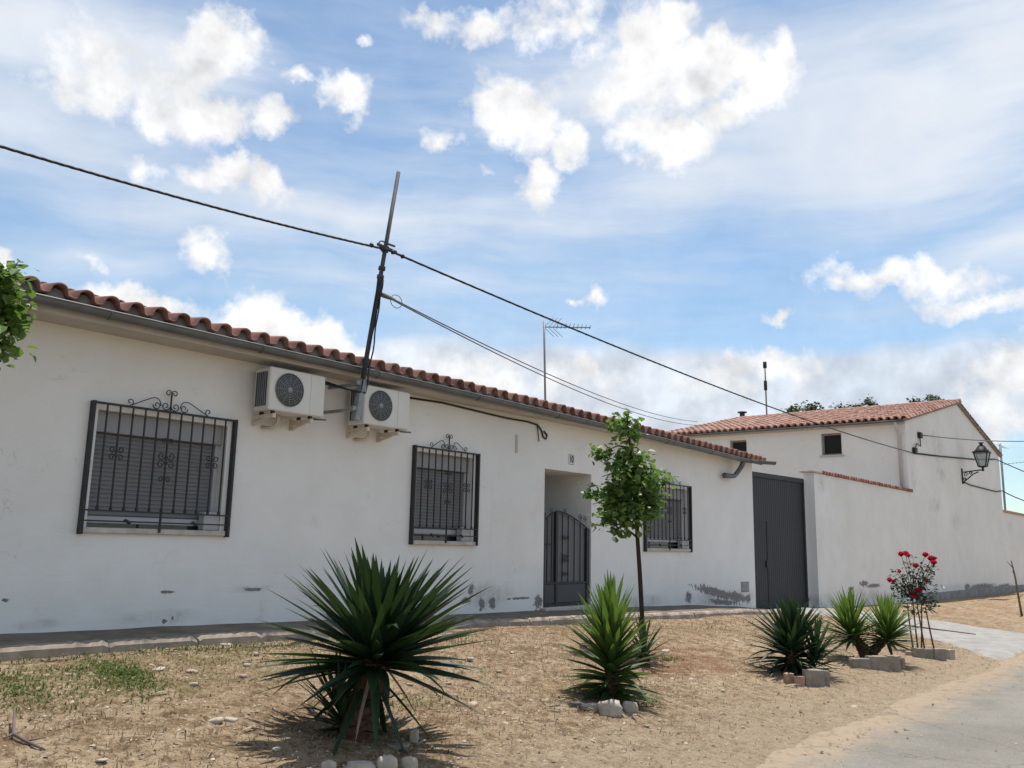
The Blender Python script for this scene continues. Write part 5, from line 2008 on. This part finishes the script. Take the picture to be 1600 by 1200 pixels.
P0 = cmb.outputs[0]


def azel(px, py):
    r = ray(px, py).normalized()
    return math.degrees(math.atan2(r.y, r.x)), math.degrees(math.asin(r.z)), r


def warp(p, k, amp, det=5, rough=.6):
    n = t.noise(dn, k, det, rough, out=1)
    v = t.vmath('SUBTRACT', n, (.5, .5, .5))
    v = t.vmath('MULTIPLY', v, (amp, amp, 0))
    return t.vmath('ADD', p, v)


def blobs(p, lst, soft=.25, grow=1.0):
    """lst: px, py, rx, ry (in photo pixels), weight, tilt"""
    f = None
    for (px, py, rx, ry, w, rot) in lst:
        a, e, r = azel(px, py)
        dep = r.dot(CF)
        kd = math.degrees(1 / FPX) * dep          # degrees per pixel there, roughly
        ce = math.cos(math.radians(e))
        q = t.mapping(p, loc=(a, e, 0), rot=(0, 0, rot), scale=(rx * kd * dep / ce * grow, ry * kd * grow, 1), typ='TEXTURE')
        d = t.math('SUBTRACT', 1.0, t.vmath('LENGTH', q))
        if w != 1:
            d = t.math('MULTIPLY', d, w)
        if f is None:
            f = d
        else:
            f = t.math('SMOOTH_MAX', f, d, soft)
    return f


PW = warp(warp(P0, 9, 4.5, 4, .6), 34, 1.6, 4, .65)
PS = warp(P0, 4, 6, 3, .5)
CU = [(160, 120, 120, 75, .9, 0), (250, 150, 110, 70, .9, .2), (340, 75, 75, 65, 1.2, 0), (230, 195, 60, 35, .9, -.2), (150, 165, 60, 40, .7, 0),
      (345, 185, 65, 40, 1.0, 0), (420, 195, 45, 32, .9, 0), (345, 260, 55, 30, 1.0, -.1), (420, 275, 50, 32, 1.0, 0), (535, 150, 50, 40, 1.0, 0), (465, 128, 22, 14, .6, 0),
      (225, 275, 32, 22, .55, 0), (318, 397, 46, 32, .85, 0),
      (780, 165, 56, 55, 1.3, 0), (835, 195, 60, 55, 1.2, 0), (875, 225, 42, 50, 1.2, 0), (840, 285, 34, 50, 1.1, 0), (755, 262, 22, 12, .5, 0),
      (1020, 50, 75, 55, 1.4, 0), (1010, 110, 85, 60, 1.3, 0), (960, 140, 50, 45, .8, 0), (1000, 180, 60, 50, .8, 0), (1100, 95, 95, 60, 1.4, 0), (1180, 125, 65, 55, 1.3, 0), (1215, 80, 26, 36, .7, 0), (1050, 215, 75, 45, 1.2, 0), (1120, 170, 60, 40, 1.1, 0),
      (880, 20, 110, 40, .75, -.3), (920, 75, 50, 35, .6, -.4), (690, 38, 55, 22, .6, 0), (762, 48, 34, 22, .65, 0), (575, 60, 16, 8, .5, 0), (688, 205, 26, 18, .5, -.4),
      (230, 475, 95, 26, 1.1, 0), (415, 500, 95, 50, 1.3, 0), (380, 490, 50, 32, 1.1, 0), (490, 535, 70, 40, 1.2, 0), (560, 555, 40, 20, .9, 0),
      (1400, 440, 125, 32, .8, .05), (1460, 425, 75, 26, .7, .1), (1330, 455, 50, 20, .6, 0), (1530, 475, 90, 24, .75, .05), (940, 466, 26, 12, .6, 0), (1212, 493, 22, 10, .55, 0), (895, 463, 12, 8, .5, 0), (160, 412, 20, 10, .4, 0),
      (760, 590, 90, 50, .8, 0), (900, 600, 70, 35, .65, 0), (1200, 580, 80, 35, .75, 0), (1120, 610, 90, 30, .55, 0), (1580, 590, 60, 50, 1.0, 0), (1560, 640, 70, 50, .9, 0), (0, 405, 22, 18, .9, 0)]
F = blobs(PW, CU, .16, 1.1)
nf = t.noise(dn, 30, 6, .60)
nm = t.noise(dn, 15, 5, .6)
Fe = t.math('ADD', F, t.math('ADD', t.math('MULTIPLY', t.math('SUBTRACT', nf, .5), 1.25), t.math('MULTIPLY', t.math('SUBTRACT', nm, .5), .8)))
# other cumulus scattered over the rest of the sky
g1 = t.noise(t.vmath('MULTIPLY', dn, (1, 1, 2.0)), 3.4, 6, .6)
fr = t.vmath('DOT_PRODUCT', dn, tuple(CF))
outside = t.mapr(fr, .82, .60)
Fe = t.math('MAXIMUM', Fe, t.math('SUBTRACT', t.math('MULTIPLY', t.math('MULTIPLY', t.math('SUBTRACT', g1, .535), 5.0), outside), .0))
ca_ = t.mapr(Fe, -.16, .66)
# thin high veil drawn out in streaks
st_ = t.noise(t.vmath('MULTIPLY', PS, (.030, .19, 1)), 1.0, 6, .62)
st2 = t.noise(t.vmath('MULTIPLY', P0, (.055, .60, 1)), 1.0, 5, .6)
st2b = t.noise(t.mapping(PS, rot=(0, 0, .25), scale=(.07, .30, 1)), 1.0, 5, .62)
VE = [(1350, 200, 420, 190, 1.25, .0), (1580, 60, 260, 200, 1.0, 0), (1150, 270, 330, 90, .9, 0), (120, 60, 420, 120, 1.1, 0), (60, 190, 300, 90, .75, 0), (560, 330, 520, 60, .65, 0), (800, 350, 500, 55, .5, 0), (300, 330, 400, 50, .6, 0), (130, 390, 260, 50, .55, 0), (1560, 380, 240, 60, .75, 0), (980, 120, 260, 140, .6, 0),
      (1000, 625, 640, 95, 2.6, 0), (1400, 615, 480, 90, 2.6, 0), (700, 590, 240, 55, 1.8, 0)]
VF = blobs(PS, VE, .3)
VF = t.math('MAXIMUM', VF, t.math('MULTIPLY', outside, .2))
va = t.math('ADD', t.math('MULTIPLY', VF, .95), t.math('MULTIPLY', t.math('SUBTRACT', st_, .45), 1.5))
va = t.math('ADD', va, t.math('MULTIPLY', t.math('SUBTRACT', st2, .5), .55))
va = t.math('ADD', va, t.math('MULTIPLY', t.math('SUBTRACT', st2b, .5), .5))
va = t.mapr(va, -.28, .98, 0.0, .93)
W_ = 1 / SKYS
skyc = t.vmath('MULTIPLY', sky.outputs[0], (.84, 1.0, 1.03))
hb_ = t.math('MULTIPLY', t.mapr(el, 16, 9), t.mapr(t.noise(t.vmath('MULTIPLY', dn, (1, 1, 2.2)), 9, 6, .62), .42, .66))
veil_c = t.mix(t.mapr(t.noise(dn, 5, 4, .6), .35, .65), (.55 * W_, .61 * W_, .70 * W_), (.64 * W_, .68 * W_, .735 * W_))
veil_c = t.mix(t.math('MULTIPLY', hb_, .45), veil_c, (.45 * W_, .50 * W_, .56 * W_))
e1_ = t.noise(dn, 16, 5, .58)
e2_ = t.noise(t.vmath('ADD', dn, (.005, .004, .024)), 16, 5, .58)
emb = t.mapr(t.math('SUBTRACT', e1_, e2_), -.2, .2, .78, 1.12, 'LINEAR')
veil_c = t.mix(t.mapr(el, 17, 12), veil_c, t.vmath('SCALE', veil_c, scale=emb))
c1 = t.mix(va, skyc, veil_c)
# cumulus: bright rims, greyer thick cores
grey = t.mapr(t.math('ADD', F, t.math('MULTIPLY', t.math('SUBTRACT', nm, .5), 1.6)), .45, 1.15)
gl = blobs(PS, [(220, 120, 170, 80, 1, 0), (1060, 140, 110, 50, .8, 0), (1580, 620, 160, 90, 1.2, 0), (1050, 630, 520, 60, 1.1, 0), (820, 215, 50, 60, .5, 0), (1420, 620, 300, 50, .9, 0)], .2)
grey = t.math('MULTIPLY', t.math('ADD', t.math('MULTIPLY', grey, .30), .18), t.mapr(t.math('ADD', gl, t.math('MULTIPLY', t.math('SUBTRACT', nm, .5), 1.5)), -.2, .9))
cloud_c = t.mix(grey, (.80 * W_, .80 * W_, .805 * W_), (.44 * W_, .48 * W_, .53 * W_))
c2 = t.mix(ca_, c1, t.vmath('SCALE', cloud_c, scale=emb))
t.put(bg.inputs['Color'], c2)
bg.inputs['Strength'].default_value = SKYS
world.cycles.sampling_method = 'MANUAL'
world.cycles.sample_map_resolution = 512

cam = bpy.data.cameras.new('camera')
cam.sensor_fit = 'HORIZONTAL'
cam.sensor_width = 36
cam.lens = FPX / 1600 * 36
cam.clip_start = .05
cam.clip_end = 3000
co_ = bpy.data.objects.new('camera', cam)
COL.objects.link(co_)
rot = Matrix((CX, -CDN, -CF)).transposed()
co_.matrix_world = Matrix.Translation(EYE) @ rot.to_4x4()
sc.camera = co_

sc.view_settings.view_transform = 'Standard'
sc.view_settings.look = 'None'
sc.view_settings.exposure = 0.36
sc.view_settings.gamma = 1.0
sc.cycles.max_bounces = 6
sc.cycles.diffuse_bounces = 3
sc.cycles.transparent_max_bounces = 8
